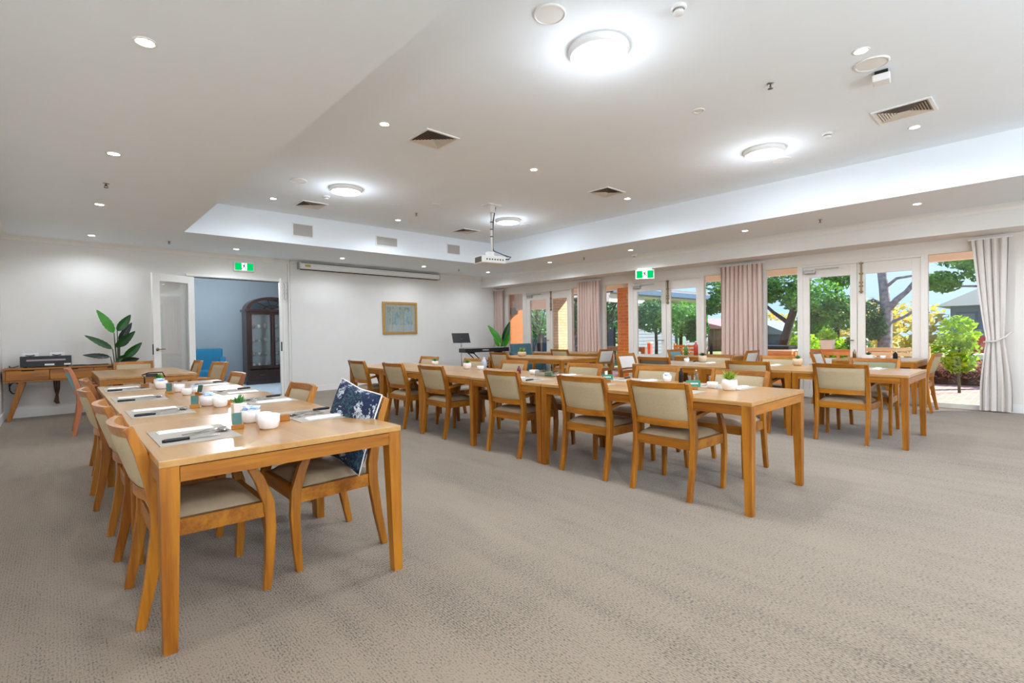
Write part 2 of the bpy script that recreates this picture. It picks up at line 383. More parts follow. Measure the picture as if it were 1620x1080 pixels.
def painting():
    m = bpy.data.materials.new('painted_print'); m.use_nodes = True; n = m.node_tree; b = n.nodes['Principled BSDF']
    t = n.nodes.new('ShaderNodeTexCoord'); mp = n.nodes.new('ShaderNodeMapping'); mp.inputs['Scale'].default_value = (1.6, 1, .8)
    nz = n.nodes.new('ShaderNodeTexNoise'); nz.inputs['Scale'].default_value = 7; nz.inputs['Detail'].default_value = 5
    n.links.new(t.outputs['Object'], mp.inputs[0]); n.links.new(mp.outputs[0], nz.inputs['Vector'])
    cr = n.nodes.new('ShaderNodeValToRGB'); e = cr.color_ramp.elements
    e[0].position = .25; e[0].color = lin(130, 160, 150); e[1].position = .8; e[1].color = lin(238, 236, 214)
    for p, c in ((.42, (150, 182, 168)), (.5, (206, 214, 196)), (.58, (178, 206, 206)), (.66, (222, 216, 170))): k = e.new(p); k.color = lin(*c)
    n.links.new(nz.outputs[0], cr.inputs[0]); n.links.new(cr.outputs[0], b.inputs['Base Color']); b.inputs['Roughness'].default_value = .5
    return m
M['painting'] = painting()
M['mount'] = mat('picture_mount', (214, 218, 208), .8, noise=.02)

# ------------------------------------------------------------------ room shell
XL = -.63                       # left wall
def WM(): return Matrix.Translation((9.93, 0, 0)) @ Matrix.Rotation(math.atan(.0297), 4, 'Z')   # window wall frame: local y along wall, local x outward
def BMx(): return Matrix.Translation((-.62, 10.9, 0)) @ Matrix.Rotation(math.atan(.0245), 4, 'Z')  # back wall frame: local x along wall, local y away
ZS, ZR = 2.84, 3.35
Y0 = -4.5
b = MB(); b.box(-.8, 10.3, Y0-.2, 11.12, -.1, 0); struct(b.build('floor', M['carpet']))
# ceiling: lowered border and raised centre
b = MB(); rx0, rx1, ry0, ry1 = 1.47, 7.70, -2.6, 9.02
b.box(-.8, rx0, Y0-.2, 11.35, ZS, ZR+.25); b.box(rx1, 10.3, Y0-.2, 11.35, ZS, ZR+.25)
b.box(rx0, rx1, ry1, 11.35, ZS, ZR+.25); b.box(rx0, rx1, Y0-.2, ry0, ZS, ZR+.25); b.box(rx0, rx1, ry0, ry1, ZR, ZR+.25)
struct(b.build('ceiling', M['ceiling']))
b = MB(); b.box(XL-.15, XL, Y0, 11.1, 0, ZS); struct(b.build('wall_left', M['wall']))
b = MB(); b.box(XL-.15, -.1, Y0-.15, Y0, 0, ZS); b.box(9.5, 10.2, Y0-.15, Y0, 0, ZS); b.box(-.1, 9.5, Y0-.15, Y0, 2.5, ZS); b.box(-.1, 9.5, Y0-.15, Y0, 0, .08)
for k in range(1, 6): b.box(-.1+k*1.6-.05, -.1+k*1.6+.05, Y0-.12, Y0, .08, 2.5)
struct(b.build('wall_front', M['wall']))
b = MB(); b.box(-.1, 9.5, Y0-.08, Y0-.075, .08, 2.5); struct(b.build('window_20', M['glass']))  # unseen window added to bring daylight and sun in from behind
# back wall with doorway (local frame)
DX0, DX1, DZ = 2.53, 4.12, 2.36
b = MB(); b.box(-.2, DX0, 0, .14, 0, ZS); b.box(DX1, 10.6, 0, .14, 0, ZS); b.box(DX0, DX1, 0, .14, DZ, ZS)
b.box(4.30, 10.3, -.02, 0, 0, ZS-.0)
b.xf(BMx()); struct(b.build('wall_back', M['wallback']))
# skirting + cornices
def cornice(b, p, q, inx, iny):     # quarter profile between p and q (2-D), inward normal
    prof = [(0, -.09), (.012, -.075), (.02, -.05), (.045, -.022), (.075, -.01), (.085, 0), (0, 0)]
    A = [b.bm.verts.new((p[0]+inx*a, p[1]+iny*a, ZS+c)) for a, c in prof]; B = [b.bm.verts.new((q[0]+inx*a, q[1]+iny*a, ZS+c)) for a, c in prof]
    for i in range(len(prof)):
        j = (i+1) % len(prof); b.bm.faces.new((A[i], A[j], B[j], B[i]))
b = MB(); cornice(b, (0, 0), (3.98, 0), 0, -1); cornice(b, (4.3, -.02), (9.85, -.02), 0, -1); b.xf(BMx()); struct(b.build('trim_1', M['trim']))
b = MB(); cornice(b, (XL, Y0), (XL, 10.9), 1, 0); struct(b.build('trim_2', M['trim']))
b = MB(); b.box(0, DX0-.06, -.015, 0, 0, .12); b.box(4.3, 10.05, -.035, -.02, 0, .12); b.xf(BMx()); struct(b.build('baseboard_back', M['trim']))
b = MB(); b.box(XL, XL+.015, Y0, 10.88, 0, .12); struct(b.build('baseboard_left', M['trim']))
b = MB(); b.box(-.015, 0, -.5, .42, 0, .12); b.xf(WM()); struct(b.build('baseboard_right', M['trim']))
# window wall (local y = along, x outward)
HZ = 2.37
b = MB()
b.box(0, .14, -4.6, -4.2, 0, ZS); b.box(0, .14, -.5, .60, 0, ZS); b.box(0, .14, -4.2, -.5, HZ, ZS); b.box(0, .14, .60, 10.72, HZ, ZS); b.box(0, .14, 10.72, 11.4, 0, ZS)
b.box(0, .14, 3.71, 4.44, 0, HZ); b.box(0, .14, 7.36, 8.0, 0, HZ)
b.xf(WM()); struct(b.build('wall_right', M['wall']))
b = MB(); b.box(-.60, 0, -4.6, 11.2, 2.53, ZS); b.xf(WM()); struct(b.build('trim_3', M['wallback']))     # boxed beam above the windows
b = MB(); cornice(b, (-.60, -4.5), (-.60, 11.05), -1, 0); b.xf(WM()); struct(b.build('trim_4', M['trim']))

b = MB(); b.box(-.015, 0, -4.4, .42, 0, .12)
b.bm.free()
def fixed_window(n, y0, y1):
    root = empty('window_%d' % n); struct(root)
    b = MB(); f = .045
    for a, c in ((y0, y0+f), (y1-f, y1)): b.box(.0, .10, a, c, 0, HZ)
    b.box(.0, .10, y0+f, y1-f, 0, .07); b.box(0, .10, y0+f, y1-f, HZ-.035, HZ)
    b.xf(WM()); b.build('window_frame', M['frame'], root)
    b = MB(); b.box(.045, .051, y0+f, y1-f, .07, HZ-.035); b.xf(WM()); b.build('pane', M['glass'], root)
for i, (a, c) in enumerate(((.60, 1.36), (3.08, 3.71), (4.44, 4.90), (6.60, 7.36), (8.0, 8.36), (10.02, 10.72), (-4.2, -2.36), (-2.34, -.5))): fixed_window(i+1, a, c)  # last two are unseen, added to let in more daylight
def door_leaf(n, y0, y1, g0, g1, bolt, handle, closer):
    root = empty('door_%d' % n); struct(root)
    b = MB()
    b.box(.02, .065, y0, g0, .01, 2.31, .003); b.box(.02, .065, g1, y1, .01, 2.31, .003)
    b.box(.02, .065, g0, g1, 2.12, 2.31); b.box(.02, .065, g0, g1, .01, .16); b.box(.02, .065, g0, g1, .60, .71)
    b.xf(WM()); b.build('door_frame', M['frame'], root)
    b = MB(); b.box(.038, .044, g0, g1, .71, 2.12); b.xf(WM()); b.build('pane', M['glass'], root)
    b = MB(); b.box(.032, .05, g0, g1, .16, .60); b.xf(WM()); b.build('lower_panel', M['frame'], root)
    if bolt is not None:
        b = MB()
        b.box(.0, .02, bolt-.012, bolt+.012, 1.80, 2.33)
        for z in (1.83, 1.92, 1.98, 2.13, 2.30): b.box(-.006, .02, bolt-.028, bolt+.028, z-.012, z+.012, .003)
        b.box(.0, .02, bolt-.01, bolt+.01, .12, .55)
        for z in (.15, .3, .5): b.box(-.006, .02, bolt-.026, bolt+.026, z-.012, z+.012, .003)
        b.xf(WM()); b.build('bolt', M['brass'], root)
    if handle is not None:
        s = 1 if handle[1] > 0 else -1
        b = MB(); b.tube([(.02, handle[0], 1.02), (-.035, handle[0], 1.02)], .009); b.tube([(-.035, handle[0], 1.02), (-.038, handle[0]+s*.06, 1.025), (-.034, handle[0]+s*.12, 1.02)], .009)
        b.lathe([(0, -.004), (.026, -.004), (.026, .006), (0, .006)], seg=16)
        # rosette
        b.xf(WM()); 
        b.build('handle', M['brass'], root)
    if closer:
        b = MB(); b.box(-.05, .02, g1-.10, g1+.07, 2.19, 2.25, .008); b.box(-.03, -.015, g0+.15, g1-.1, 2.255, 2.27); b.xf(WM()); b.build('door_closer', M['chrome'], root)
def fix_rosette(b): pass
door_leaf(1, 1.40, 2.225, 1.51, 2.12, 2.17, None, False)
door_leaf(2, 2.235, 3.04, 2.33, 2.94, None, (2.28, 1), True)
door_leaf(3, 4.94, 5.70, 5.03, 5.60, 5.66, None, False)
door_leaf(4, 5.71, 6.52, 5.82, 6.42, None, (5.77, 1), True)
door_leaf(5, 8.40, 9.05, 8.48, 8.99, 9.02, None, False)
door_leaf(6, 9.06, 9.92, 9.2, 9.80, None, (9.12, 1), True)
b = MB()
for a, c in ((1.355, 1.402), (3.038, 3.085), (4.898, 4.942), (6.518, 6.605), (8.355, 8.402), (9.918, 10.025)): b.box(-.005, .11, a, c, 0, HZ, .003)
for a, c in ((1.402, 3.038), (4.942, 6.518), (8.402, 9.918)): b.box(-.0, .11, a, c, 2.312, HZ)
b.box(-.012, 0, .55, 10.75, HZ-.015, HZ+.05)
b.xf(WM()); struct(b.build('trim_5', M['frame']))      # door posts, heads and architrave
b = MB(); b.box(-.03, .14, 1.4, 3.04, -.01, .008); b.box(-.03, .14, 4.94, 6.52, -.01, .008); b.box(-.03, .14, 8.4, 9.92, -.01, .008); b.xf(WM()); struct(b.build('trim_6', M['chrome']))

# doorway in back wall: frame, door leaves, room beyond
b = MB()
b.box(DX0-.055, DX0, -.02, .15, 0, DZ+.055); b.box(DX1, DX1+.055, -.02, .15, 0, DZ+.055); b.box(DX0, DX1, -.02, .15, DZ, DZ+.055)
b.box(DX1+.135, DX1+.165, -.035, 0, 0, ZS-.09)
b.box(DX0-.12, DX1+.02, -.06, -.02, DZ+.01, DZ+.05)
b.xf(BMx()); struct(b.build('trim_7', M['trim']))
def hinged(n, hx, ang, width, glass=True, sgn=-1):
    """door leaf in its own frame: hinge on z axis, leaf along +x of the leaf frame"""
    root = empty('door_%d' % n); struct(root)
    T = BMx() @ Matrix.Translation((hx, -.03, 0)) @ Matrix.Rotation(ang, 4, 'Z')
    b = MB(); h = DZ-.01; s = .13
    b.box(0, s, -.02, .02, .01, h, .003); b.box(width-s, width, -.02, .02, .01, h, .003)
    b.box(s, width-s, -.02, .02, h-.13, h); b.box(s, width-s, -.02, .02, .01, .24)
    b.xf(T); b.build('door_frame', M['trim'], root)
    b = MB(); b.box(s, width-s, -.004, .004, .24, h-.13); b.xf(T); b.build('pane', M['clear'], root)
    for sd in ((1, -1) if n == 7 else ()):
        b = MB(); b.lathe([(0, 0), (.027, 0), (.027, .008), (0, .008)], seg=16)
        b.xf(Matrix.Translation((width-.06, sd*.02, 1.02)) @ Matrix.Rotation(-sd*pi/2, 4, 'X'))
        b.tube([(width-.06, sd*.02, 1.02), (width-.06, sd*.06, 1.02), (width-.09, sd*.065, 1.02), (width-.17, sd*.06, 1.022)], .009)
        b.xf(T); b.build('handle', M['brass'], root)
    b = MB(); b.box(width-.0005, width+.003, -.012, .012, .93, 1.11); b.xf(T); b.build('latch_plate', M['black'], root)
    b = MB()
    for z in (.25, 1.9): b.tube([(0, -.022, z), (0, -.022, z+.1)], .008)
    b.xf(T); b.build('hinge', M['brass'], root)
    return root
hinged(7, DX0+.0, math.radians(180+29), .80)
hinged(8, DX1-.0, math.radians(270-20.5), .80)
b = MB(); T = BMx()
b.box(DX1+.06, DX1+.085, -.03, -.0, 2.0, 2.36); 
for z in (2.02, 2.12, 2.2, 2.34): b.box(DX1+.045, DX1+.10, -.035, 0, z-.01, z+.012)
b.xf(T); tag(b.build('door_bolt', M['chrome']), 'metal bolt track on wall just right of the open doorway', 'bolt')

# room beyond
b = MB(); b.box(.6, 7.0, 11.05, 14.9, -.1, -.004); struct(b.build('floor_lounge', M['bluefloor']))
b = MB(); b.box(.6, 7.0, 14.45, 14.6, 0, 2.8); b.box(.6, .75, 11.1, 14.45, 0, 2.8); b.box(6.85, 7.0, 11.3, 14.45, 0, 2.8)
b.box(.6, 7, 14.43, 14.45, 0, .12)
struct(b.build('wall_lounge', M['bluewall']))
b = MB(); b.box(.6, 7.0, 11.1, 14.6, 2.8, 2.9); struct(b.build('ceiling_lounge', M['ceiling']))

# ------------------------------------------------------------------ lamps
disc_mat = emis('lamp_disc', (1, .99, .96, 1), 20)
panel_mat = emis('panel_light', (1, .99, .97, 1), 3.2)
def downlight(x, y, z, label, lit=True, power=1.0, group='recessed downlights'):
    t = thing('downlight', label, 'light', (x, y, z), 0, group)
    b = MB(); b.lathe([(.042, -.001), (.044, -.006), (.056, -.006), (.059, 0), (.042, 0)], seg=20); b.build('rim', M['white'], t)
    b = MB(); b.lathe([(0, -.003), (.042, -.003)], seg=20); b.build('lens', disc_mat if lit else M['white'], t)
    if lit:
        l = bpy.data.lights.new('downlight_lamp', 'SPOT'); l.energy = SPOT_W*power*LAMP; l.spot_size = math.radians(160); l.spot_blend = .6; l.shadow_soft_size = .04; l.color = LAMPCOL
        o = bpy.data.objects.new('downlight_lamp', l); COL.objects.link(o); o.parent = t; o.location = (0, 0, -.03)
    return t
P = 'white recessed downlight '
for x, y, l in ((.39, 3.38, 'in the lowered ceiling at left, the largest and nearest starburst'), (.40, 5.59, 'in the lowered ceiling at left, second from camera'),
                (.41, 7.8, 'in the lowered ceiling at left, third from camera'), (.43, 10.2, 'in the lowered left ceiling, over the amplifier desk corner'),
                (2.47, 10.2, 'in front of the doorway exit sign'), (4.45, 10.1, 'in front of the left end of the screen case'),
                (6.48, 10.15, 'in front of the right end of the screen case'), (8.42, 10.1, 'in the far right corner above the keyboard'),
                (8.40, 7.85, 'on window side strip, farthest along'), (8.45, 5.70, 'on window side strip left of the window exit sign'),
                (8.33, 3.42, 'on window side strip, above the middle curtain'), (8.36, 1.22, 'on window side strip, nearest the camera')):
    downlight(x, y, ZS, P+l, True, .7 if y > 10 else 1.0)
for x, y, l, lit in ((2.49, 4.59, 'in the raised ceiling left of the nearest square vent', 1), (4.64, 4.6, 'in the raised ceiling at the centre of the room', 1), (2.51, 8.17, 'in the raised ceiling left of the far left vent', 1),
                     (4.72, 8.25, 'in the raised ceiling above the back wall grilles', 1), (6.79, 4.63, 'in the raised ceiling right of the small square vent', 1), (4.61, 1.01, 'in the raised ceiling beside the white box', 1), (6.78, 1.01, 'just below the rectangular vent at upper right', 1),
                     (4.64, 2.34, 'unlit, halfway between the two large round lights', 0)):
    downlight(x, y, ZR, P+l, bool(lit), .75)
for x, y in ((.4, 1.15), (.4, -1.1), (.4, -3.3), (8.4, -1.0), (8.4, -3.2)):  # out of view, added for more light in the room
    downlight(x, y, ZS, P+'added for light behind the camera, %s' % {1.15: 'left, nearest', -1.1: 'left, middle', -3.3: 'left, last', -1.0: 'right, nearest', -3.2: 'right, last'}[y], True, 1, 'added downlights behind the camera')
def panel(x, y, label):
    t = thing('round_ceiling_light', label, 'light', (x, y, ZR), 0, 'round ceiling lights')
    b = MB(); b.lathe([(.225, 0), (.23, -.02), (.215, -.055), (.205, -.055), (.205, 0)], seg=40); b.build('light_housing', M['white'], t)
    b = MB(); b.lathe([(0, -.056), (.206, -.052)], seg=40); b.build('diffuser', panel_mat, t)
    l = bpy.data.lights.new('panel_lamp', 'POINT'); l.shadow_soft_size = .12; l.energy = PANEL_W*.05*LAMP; l.color = LAMPCOL
    o = bpy.data.objects.new('panel_lamp', l); COL.objects.link(o); o.parent = t; o.location = (0, 0, -.30)
    l = bpy.data.lights.new('panel_lamp', 'AREA'); l.shape = 'DISK'; l.size = .4; l.energy = PANEL_W*.17*LAMP; l.color = LAMPCOL
    o = bpy.data.objects.new('panel_lamp', l); COL.objects.link(o); o.parent = t; o.location = (0, 0, -.07)
panel(3.06, 2.33, 'large round white ceiling light, nearest, at top centre')
panel(3.14, 6.96, 'large round white ceiling light left, near the far left vent')
panel(6.25, 2.34, 'large round white ceiling light at right, over the near end of the middle tables')
panel(6.31, 6.96, 'large round white ceiling light farthest away, right of the projector pole')
panel(3.1, -1.2, 'large round white ceiling light added unseen behind the camera at left'); panel(6.28, -1.2, 'large round white ceiling light added unseen behind the camera at right')  # both unseen, added to raise the room's light level
COL.objects[-1]
def fill_lamp(x, y, label, W=105):  # unseen lamps added as fill light from behind the camera
    t = thing('fill_lamp', label, 'lamp', (x, y, 0), 0, 'added fill lamps behind the camera')
    b = MB(); b.lathe([(0, 0), (.15, 0), (.15, .02), (.02, .03), (.012, .04), (.012, 1.5), (0, 1.5)], seg=20); b.build('stand', M['chrome'], t)
    b = MB(); b.lathe([(.17, 1.42), (.14, 1.68)], seg=28); b.build('lamp_shade', M['curtain_pale'], t)
    l = bpy.data.lights.new('fill_lamp_bulb', 'POINT'); l.energy = W; l.shadow_soft_size = .12; l.color = LAMPCOL
    o = bpy.data.objects.new('fill_lamp_bulb', l); COL.objects.link(o); o.parent = t; o.location = (0, 0, 1.82)
fill_lamp(-.2, -1.9, 'added fill lamp behind the camera at left'); fill_lamp(3.2, -2.2, 'added fill lamp behind the camera in the middle'); fill_lamp(6.8, -2.2, 'added fill lamp behind the camera at right', 22)
# lounge lamp: unseen fitting added to light the blue room
t = thing('downlight', 'added unseen downlight lighting the blue room beyond the doorway', 'light', (3.6, 13.2, 2.8))
b = MB(); b.lathe([(0, -.004), (.05, -.004), (.055, 0)], seg=16); b.build('lens', disc_mat, t)
l = bpy.data.lights.new('lounge_fill', 'POINT'); l.energy = 62; l.shadow_soft_size = .06
o = bpy.data.objects.new('lounge_fill', l); COL.objects.link(o); o.parent = t; o.location = (-.8, -.6, -.35)

# ------------------------------------------------------------------ ceiling fittings
def vent(x0, x1, y0, y1, label, steps=5):
    cx, cy = (x0+x1)/2, (y0+y1)/2
    t = thing('ceiling_vent', label, 'vent', (cx, cy, ZR), 0, 'ceiling air vents')
    hx, hy = (x1-x0)/2, (y1-y0)/2
    b = MB(); o, i = 1.13, 1.0
    for (a, c, d, e) in ((-hx*o, hx*o, -hy*o, -hy), (-hx*o, hx*o, hy, hy*o), (-hx*o, -hx, -hy, hy), (hx, hx*o, -hy, hy)): b.box(a, c, d, e, -.012, 0)
    b.build('vent_frame', M['white'], t)
    b = MB(); b.box(-hx, hx, -hy, hy, -.003, 0); b.build('backing', M['ventd'], t)
    b = MB()
    for k in range(steps+2):
        mn = min(hx, hy); m = mn*(1-k/(steps+2)); ox, oy = hx-mn, hy-mn
        A = (m+ox, m+oy); m1 = m-mn/(steps+2)*.72; B = (m1+ox, m1+oy)
        if m1 < 0: break
        za, zb = -.014, -.002
        a4 = [(-A[0], -A[1], za), (A[0], -A[1], za), (A[0], A[1], za), (-A[0], A[1], za)]; b4 = [(-B[0], -B[1], zb), (B[0], -B[1], zb), (B[0], B[1], zb), (-B[0], B[1], zb)]
        for q in range(4): b.face([a4[q], a4[(q+1) % 4], b4[(q+1) % 4], b4[q]])
    b.build('louvre', M['ventm'], t, recalc=False)
vent(2.89, 3.26, 4.41, 4.78, 'square ceiling vent nearest the camera, centre left'); vent(2.9, 3.27, 7.98, 8.35, 'square ceiling vent at far left beside round light')
vent(6.10, 6.48, 8.06, 8.43, 'square ceiling vent farthest back, left of projector pole'); vent(6.02, 6.42, 4.45, 4.78, 'square ceiling vent at centre right of the raised ceiling')
vent(6.02, 6.37, .80, 1.21, 'rectangular slatted ceiling vent at upper right', 6)
def discfit(x, y, z, r, label, name='ceiling_speaker', cat='speaker', dome=False):
    t = thing(name, label, cat, (x, y, z))
    b = MB(); b.lathe([(r*.86, -.006), (r*.9, -.014), (r, -.008), (r, 0), (r*.86, 0)], seg=28); b.build('rim', M['white'], t)
    b = MB(); b.lathe([(0, -.012), (r*.87, -.008)], seg=28); b.build('speaker_grille', M['white'], t)
discfit(2.48, 2.29, ZR, .11, 'round white ceiling speaker at top centre beside nearest round light'); discfit(2.48, 7.0, ZR, .11, 'round white ceiling speaker at left, left of far round light')
discfit(6.75, 2.32, ZR, .11, 'round white ceiling speaker just right of right hand round light'); discfit(4.89, 1.0, ZR, .12, 'round white ceiling speaker beside white box at upper right')
discfit(6.86, 7.08, ZR, .11, 'round white ceiling speaker right of the farthest round light')
discfit(4.63, 6.86, ZR, .06, 'small blank white disc on raised ceiling left of the projector mount', 'cover_disc', 'cover'); discfit(4.98, 8.21, ZR, .06, 'small blank white disc beside a far downlight above the grilles', 'cover_disc', 'cover')
def smoke(x, y, z, label):
    t = thing('smoke_detector', label, 'smoke detector', (x, y, z), 0, 'smoke detectors')
    b = MB(); b.lathe([(.05, 0), (.052, -.012), (.04, -.02), (.036, -.02)], seg=20); b.build('base', M['white'], t)
    b = MB(); b.lathe([(.030, -.018), (.030, -.036)], seg=20); b.build('sensor_slots', M['grille'], t)
    b = MB(); b.lathe([(.036, -.034), (.034, -.046), (0, -.05)], seg=20); b.build('cap', M['white'], t)
smoke(3.07, 1.68, ZR, 'white smoke detector at top edge of the photo'); smoke(6.25, 1.68, ZR, 'white smoke detector right of the right hand round light'); smoke(3.08, 7.52, ZR, 'white smoke detector between far left vent and round light')
def sprinkler(x, y, z, label):
    t = thing('fire_sprinkler', label, 'sprinkler', (x, y, z), 0, 'fire sprinklers')
    b = MB(); b.lathe([(.03, 0), (.028, -.006), (0, -.008)], seg=14); b.build('escutcheon', M['chrome'], t)
    b = MB(); b.tube([(0, 0, 0), (0, 0, -.03)], .008); b.tube([(.012, 0, -.02), (.012, 0, -.045)], .003, 5); b.tube([(-.012, 0, -.02), (-.012, 0, -.045)], .003, 5); b.lathe([(0, -.045), (.022, -.046), (0, -.05)], seg=12); b.build('sprinkler_head', M['ventd'], t)
sprinkler(.41, 6.71, ZS, 'fire sprinkler between downlights in the lowered left ceiling'); sprinkler(1.42, 10.05, ZS, 'fire sprinkler left of the doorway exit sign')
sprinkler(7.47, 10.1, ZS, 'fire sprinkler between downlights beyond the projector'); sprinkler(8.47, 6.9, ZS, 'fire sprinkler in window side strip, left of exit sign'); sprinkler(8.38, 2.35, ZS, 'fire sprinkler in window side strip, nearer the camera')
sprinkler(4.7, 7.58, ZR, 'fire sprinkler in raised ceiling near far downlight'); sprinkler(4.61, 1.67, ZR, 'fire sprinkler in raised ceiling at upper right')
t = thing('ceiling_sensor', 'white square box fixed under ceiling at upper right', 'sensor', (5.12, .98, ZR), math.radians(8))
b = MB(); b.box(-.045, .045, -.045, .045, -.03, 0); b.build('base', M['black'], t)
b = MB(); b.box(-.06, .06, -.06, .06, -.09, -.03, .008); b.build('cover', M['white'], t)
t = thing('wall_sensor', 'small white sensor under lowered ceiling above window exit sign', 'sensor', (8.95, 5.95, ZS))
b = MB(); b.box(-.04, .04, -.05, .05, -.045, 0, .008); b.build('cover', M['white'], t)
b = MB(); b.lathe([(.02, -.045), (.015, -.06), (0, -.065)], seg=14); b.build('lens', M['grille'], t)
def grille(x0, x1, z0, z1, label):
    t = thing('wall_grille', label, 'grille', ((x0+x1)/2, 9.02, (z0+z1)/2), 0, 'grilles on the ceiling step')
    w, h = (x1-x0)/2, (z1-z0)/2
    b = MB(); b.box(-w-.02, w+.02, -.012, 0, -h-.02, h+.02, .003); b.build('grille_frame', M['white'], t)
    b = MB(); b.box(-w, w, -.016, -.012, -h, h); b.build('mesh_panel', M['grille'], t)
grille(3.09, 3.42, 2.99, 3.19, 'grey square speaker grille on ceiling step, left one'); grille(4.68, 5.12, 3.0, 3.16, 'grey wide speaker grille on ceiling step, middle one'); grille(6.37, 6.69, 3.0, 3.19, 'grey square speaker grille on ceiling step, right one')

# projector
t = thing('projector', 'white projector hanging from ceiling on a pole with black cable', 'projector', (5.36, 6.32, ZR))
b = MB(); b.box(-.14, .14, -.1, .1, -.02, 0, .004); b.box(-.05, .05, -.045, .045, -.13, -.02, .005); b.build('ceiling_mount', M['white'], t)
b = MB(); b.tube([(0, 0, -.1), (0, 0, -.78)], .019, 12); b.build('pole', M['white'], t)
b = MB()
for z in (-.28, -.4, -.52): b.lathe([(.024, z), (.024, z-.015)], seg=10)
pth = [(.11, .02, -.02), (.09, .02, -.1), (.04, .0, -.25), (.024, 0, -.45), (.022, 0, -.7), (.02, -.02, -.76), (.1, -.08, -.80), (.22, -.14, -.85), (.27, -.17, -.86), (.24, -.15, -.90), (.17, -.1, -.9)]
b.tube(pth, .010, 6); b.build('cable', M['black'], t)
T = Matrix.Translation((-.03, .02, 0)) @ Matrix.Rotation(math.radians(-10), 4, 'Z')
b = MB(); b.box(-.22, .22, -.15, .15, -.98, -.86, .015); b.box(-.06, .06, -.05, .05, -.86, -.78, .01); b.xf(T); b.build('casing', M['white'], t)
b = MB(); b.box(-.222, -.219, -.11, .11, -.965, -.875); b.xf(T); b.build('side_vent', M['ventd'], t)
b = MB()
for i in range(7): b.box(-.15+i*.05, -.125+i*.05, -.153, -.149, -.935, -.91)
b.xf(T); b.build('sockets', M['ventd'], t)
b = MB(); b.tube([(.1, .15, -.92), (.1, .175, -.92)], .035, 16); b.xf(T); b.build('lens', M['black'], t)

# projection screen case
t = thing('projection_screen', 'long white retracted projector screen case high on back wall', 'screen'); t.matrix_world = BMx()
b = MB(); b.prism([(-.055, 2.79), (-.17, 2.79), (-.185, 2.77), (-.185, 2.69), (-.16, 2.655), (-.055, 2.655)], 'x', 4.46, 8.06); b.build('case', M['white'], t)
for q0, q1, q2, q3 in ((4.44, 4.46, -.185, -.05), (8.06, 8.08, -.185, -.05)): b = MB(); b.box(q0, q1, q2, q3, 2.65, 2.795); b.build('end_cap', M['chrome'], t)
for q0 in (4.47, 7.9): b = MB(); b.box(q0, q0+.06, -.055, -.022, 2.66, 2.79); b.build('wall_bracket', M['chrome'], t)
b = MB(); b.box(4.48, 8.04, -.15, -.09, 2.642, 2.655); b.box(4.48, 8.04, -.187, -.17, 2.782, 2.79); b.build('slot', M['dark'], t)
b = MB(); b.box(4.56, 4.68, -.1875, -.185, 2.70, 2.745); b.build('warning_sticker', mat('yellow_sticker', (196, 180, 40), .5, noise=.1), t)

# exit signs
def man(b, ox, oz, s, y, flip=1):
    def q(pts): b.face([(ox+flip*p[0]*s, y, oz+p[1]*s) for p in pts])
    q([(.00, .36), (.07, .40), (.13, .36), (.12, .29), (.06, .26), (.0, .30)])           # head
    q([(-.10, .22), (.06, .25), (.04, .0), (-.10, -.05)])                                # torso
    q([(.03, .22), (.20, .10), (.24, .14), (.07, .25)]); q([(-.08, .22), (-.26, .12), (-.22, .06), (-.06, .14)])
    q([(-.02, .0), (.12, -.14), (.06, -.34), (.12, -.36), (.20, -.12), (.04, .06)]); q([(-.10, 0), (-.02, -.04), (-.14, -.22), (-.32, -.26), (-.32, -.20), (-.17, -.16)])
def exit_sign(t, w, h, d):
    b = MB(); b.box(-w/2-.02, w/2+.02, 0, d, -h/2-.02, h/2+.02, .006); b.build('sign_body', M['white'], t)
    for q0, q1 in ((-w/2, -w*.14), (w*.14, w/2)): b = MB(); b.box(q0, q1, -.004, 0, -h/2, h/2); b.build('green_panel', M['green'], t)
    b = MB(); b.box(-w*.14, w*.14, -.003, 0, -h/2, h/2); b.build('white_panel', M['signwhite'], t)
    b = MB(); man(b, 0, 0, h*1.2, -.006); b.build('running_figure', mat('sign_figure', (6, 30, 22), .6), t, recalc=False)
t = thing('exit_sign', 'green exit sign on wall above the open doorway', 'exit sign'); t.matrix_world = BMx() @ Matrix.Translation((3.40, -.07, 2.615)); exit_sign(t, .33, .14, .07)
t = thing('exit_sign', 'green exit sign fixed to beam above the window doors', 'exit sign'); t.matrix_world = WM() @ Matrix.Translation((-.68, 5.80, 2.41)) @ Matrix.Rotation(math.radians(-60), 4, 'Z'); exit_sign(t, .34, .15, .06)
b = MB(); b.box(-.15, .15, .0, .05, .095, .13); b.build('bracket', M['trim'], t)

# picture
t = thing('framed_picture', 'gilt framed pale green print on back wall', 'picture'); t.matrix_world = BMx() @ Matrix.Translation((6.95, -.02, 1.635))
b = MB()
for (a, c, d, e) in ((-.49, .49, .34, .40), (-.49, .49, -.40, -.34), (-.49, -.43, -.34, .34), (.43, .49, -.34, .34)): b.box(a, c, -.03, 0, d, e, .006)
b.build('frame', M['gold'], t)
b = MB(); b.box(-.43, .43, -.012, -.002, -.34, .34); b.build('mount', M['mount'], t)
b = MB(); b.box(-.35, .36, -.015, -.012, -.17, .27); b.build('print', M['painting'], t)
b = MB(); b.box(-.43, .43, -.02, -.018, -.34, .34); b.build('pane', M['clear'], t)

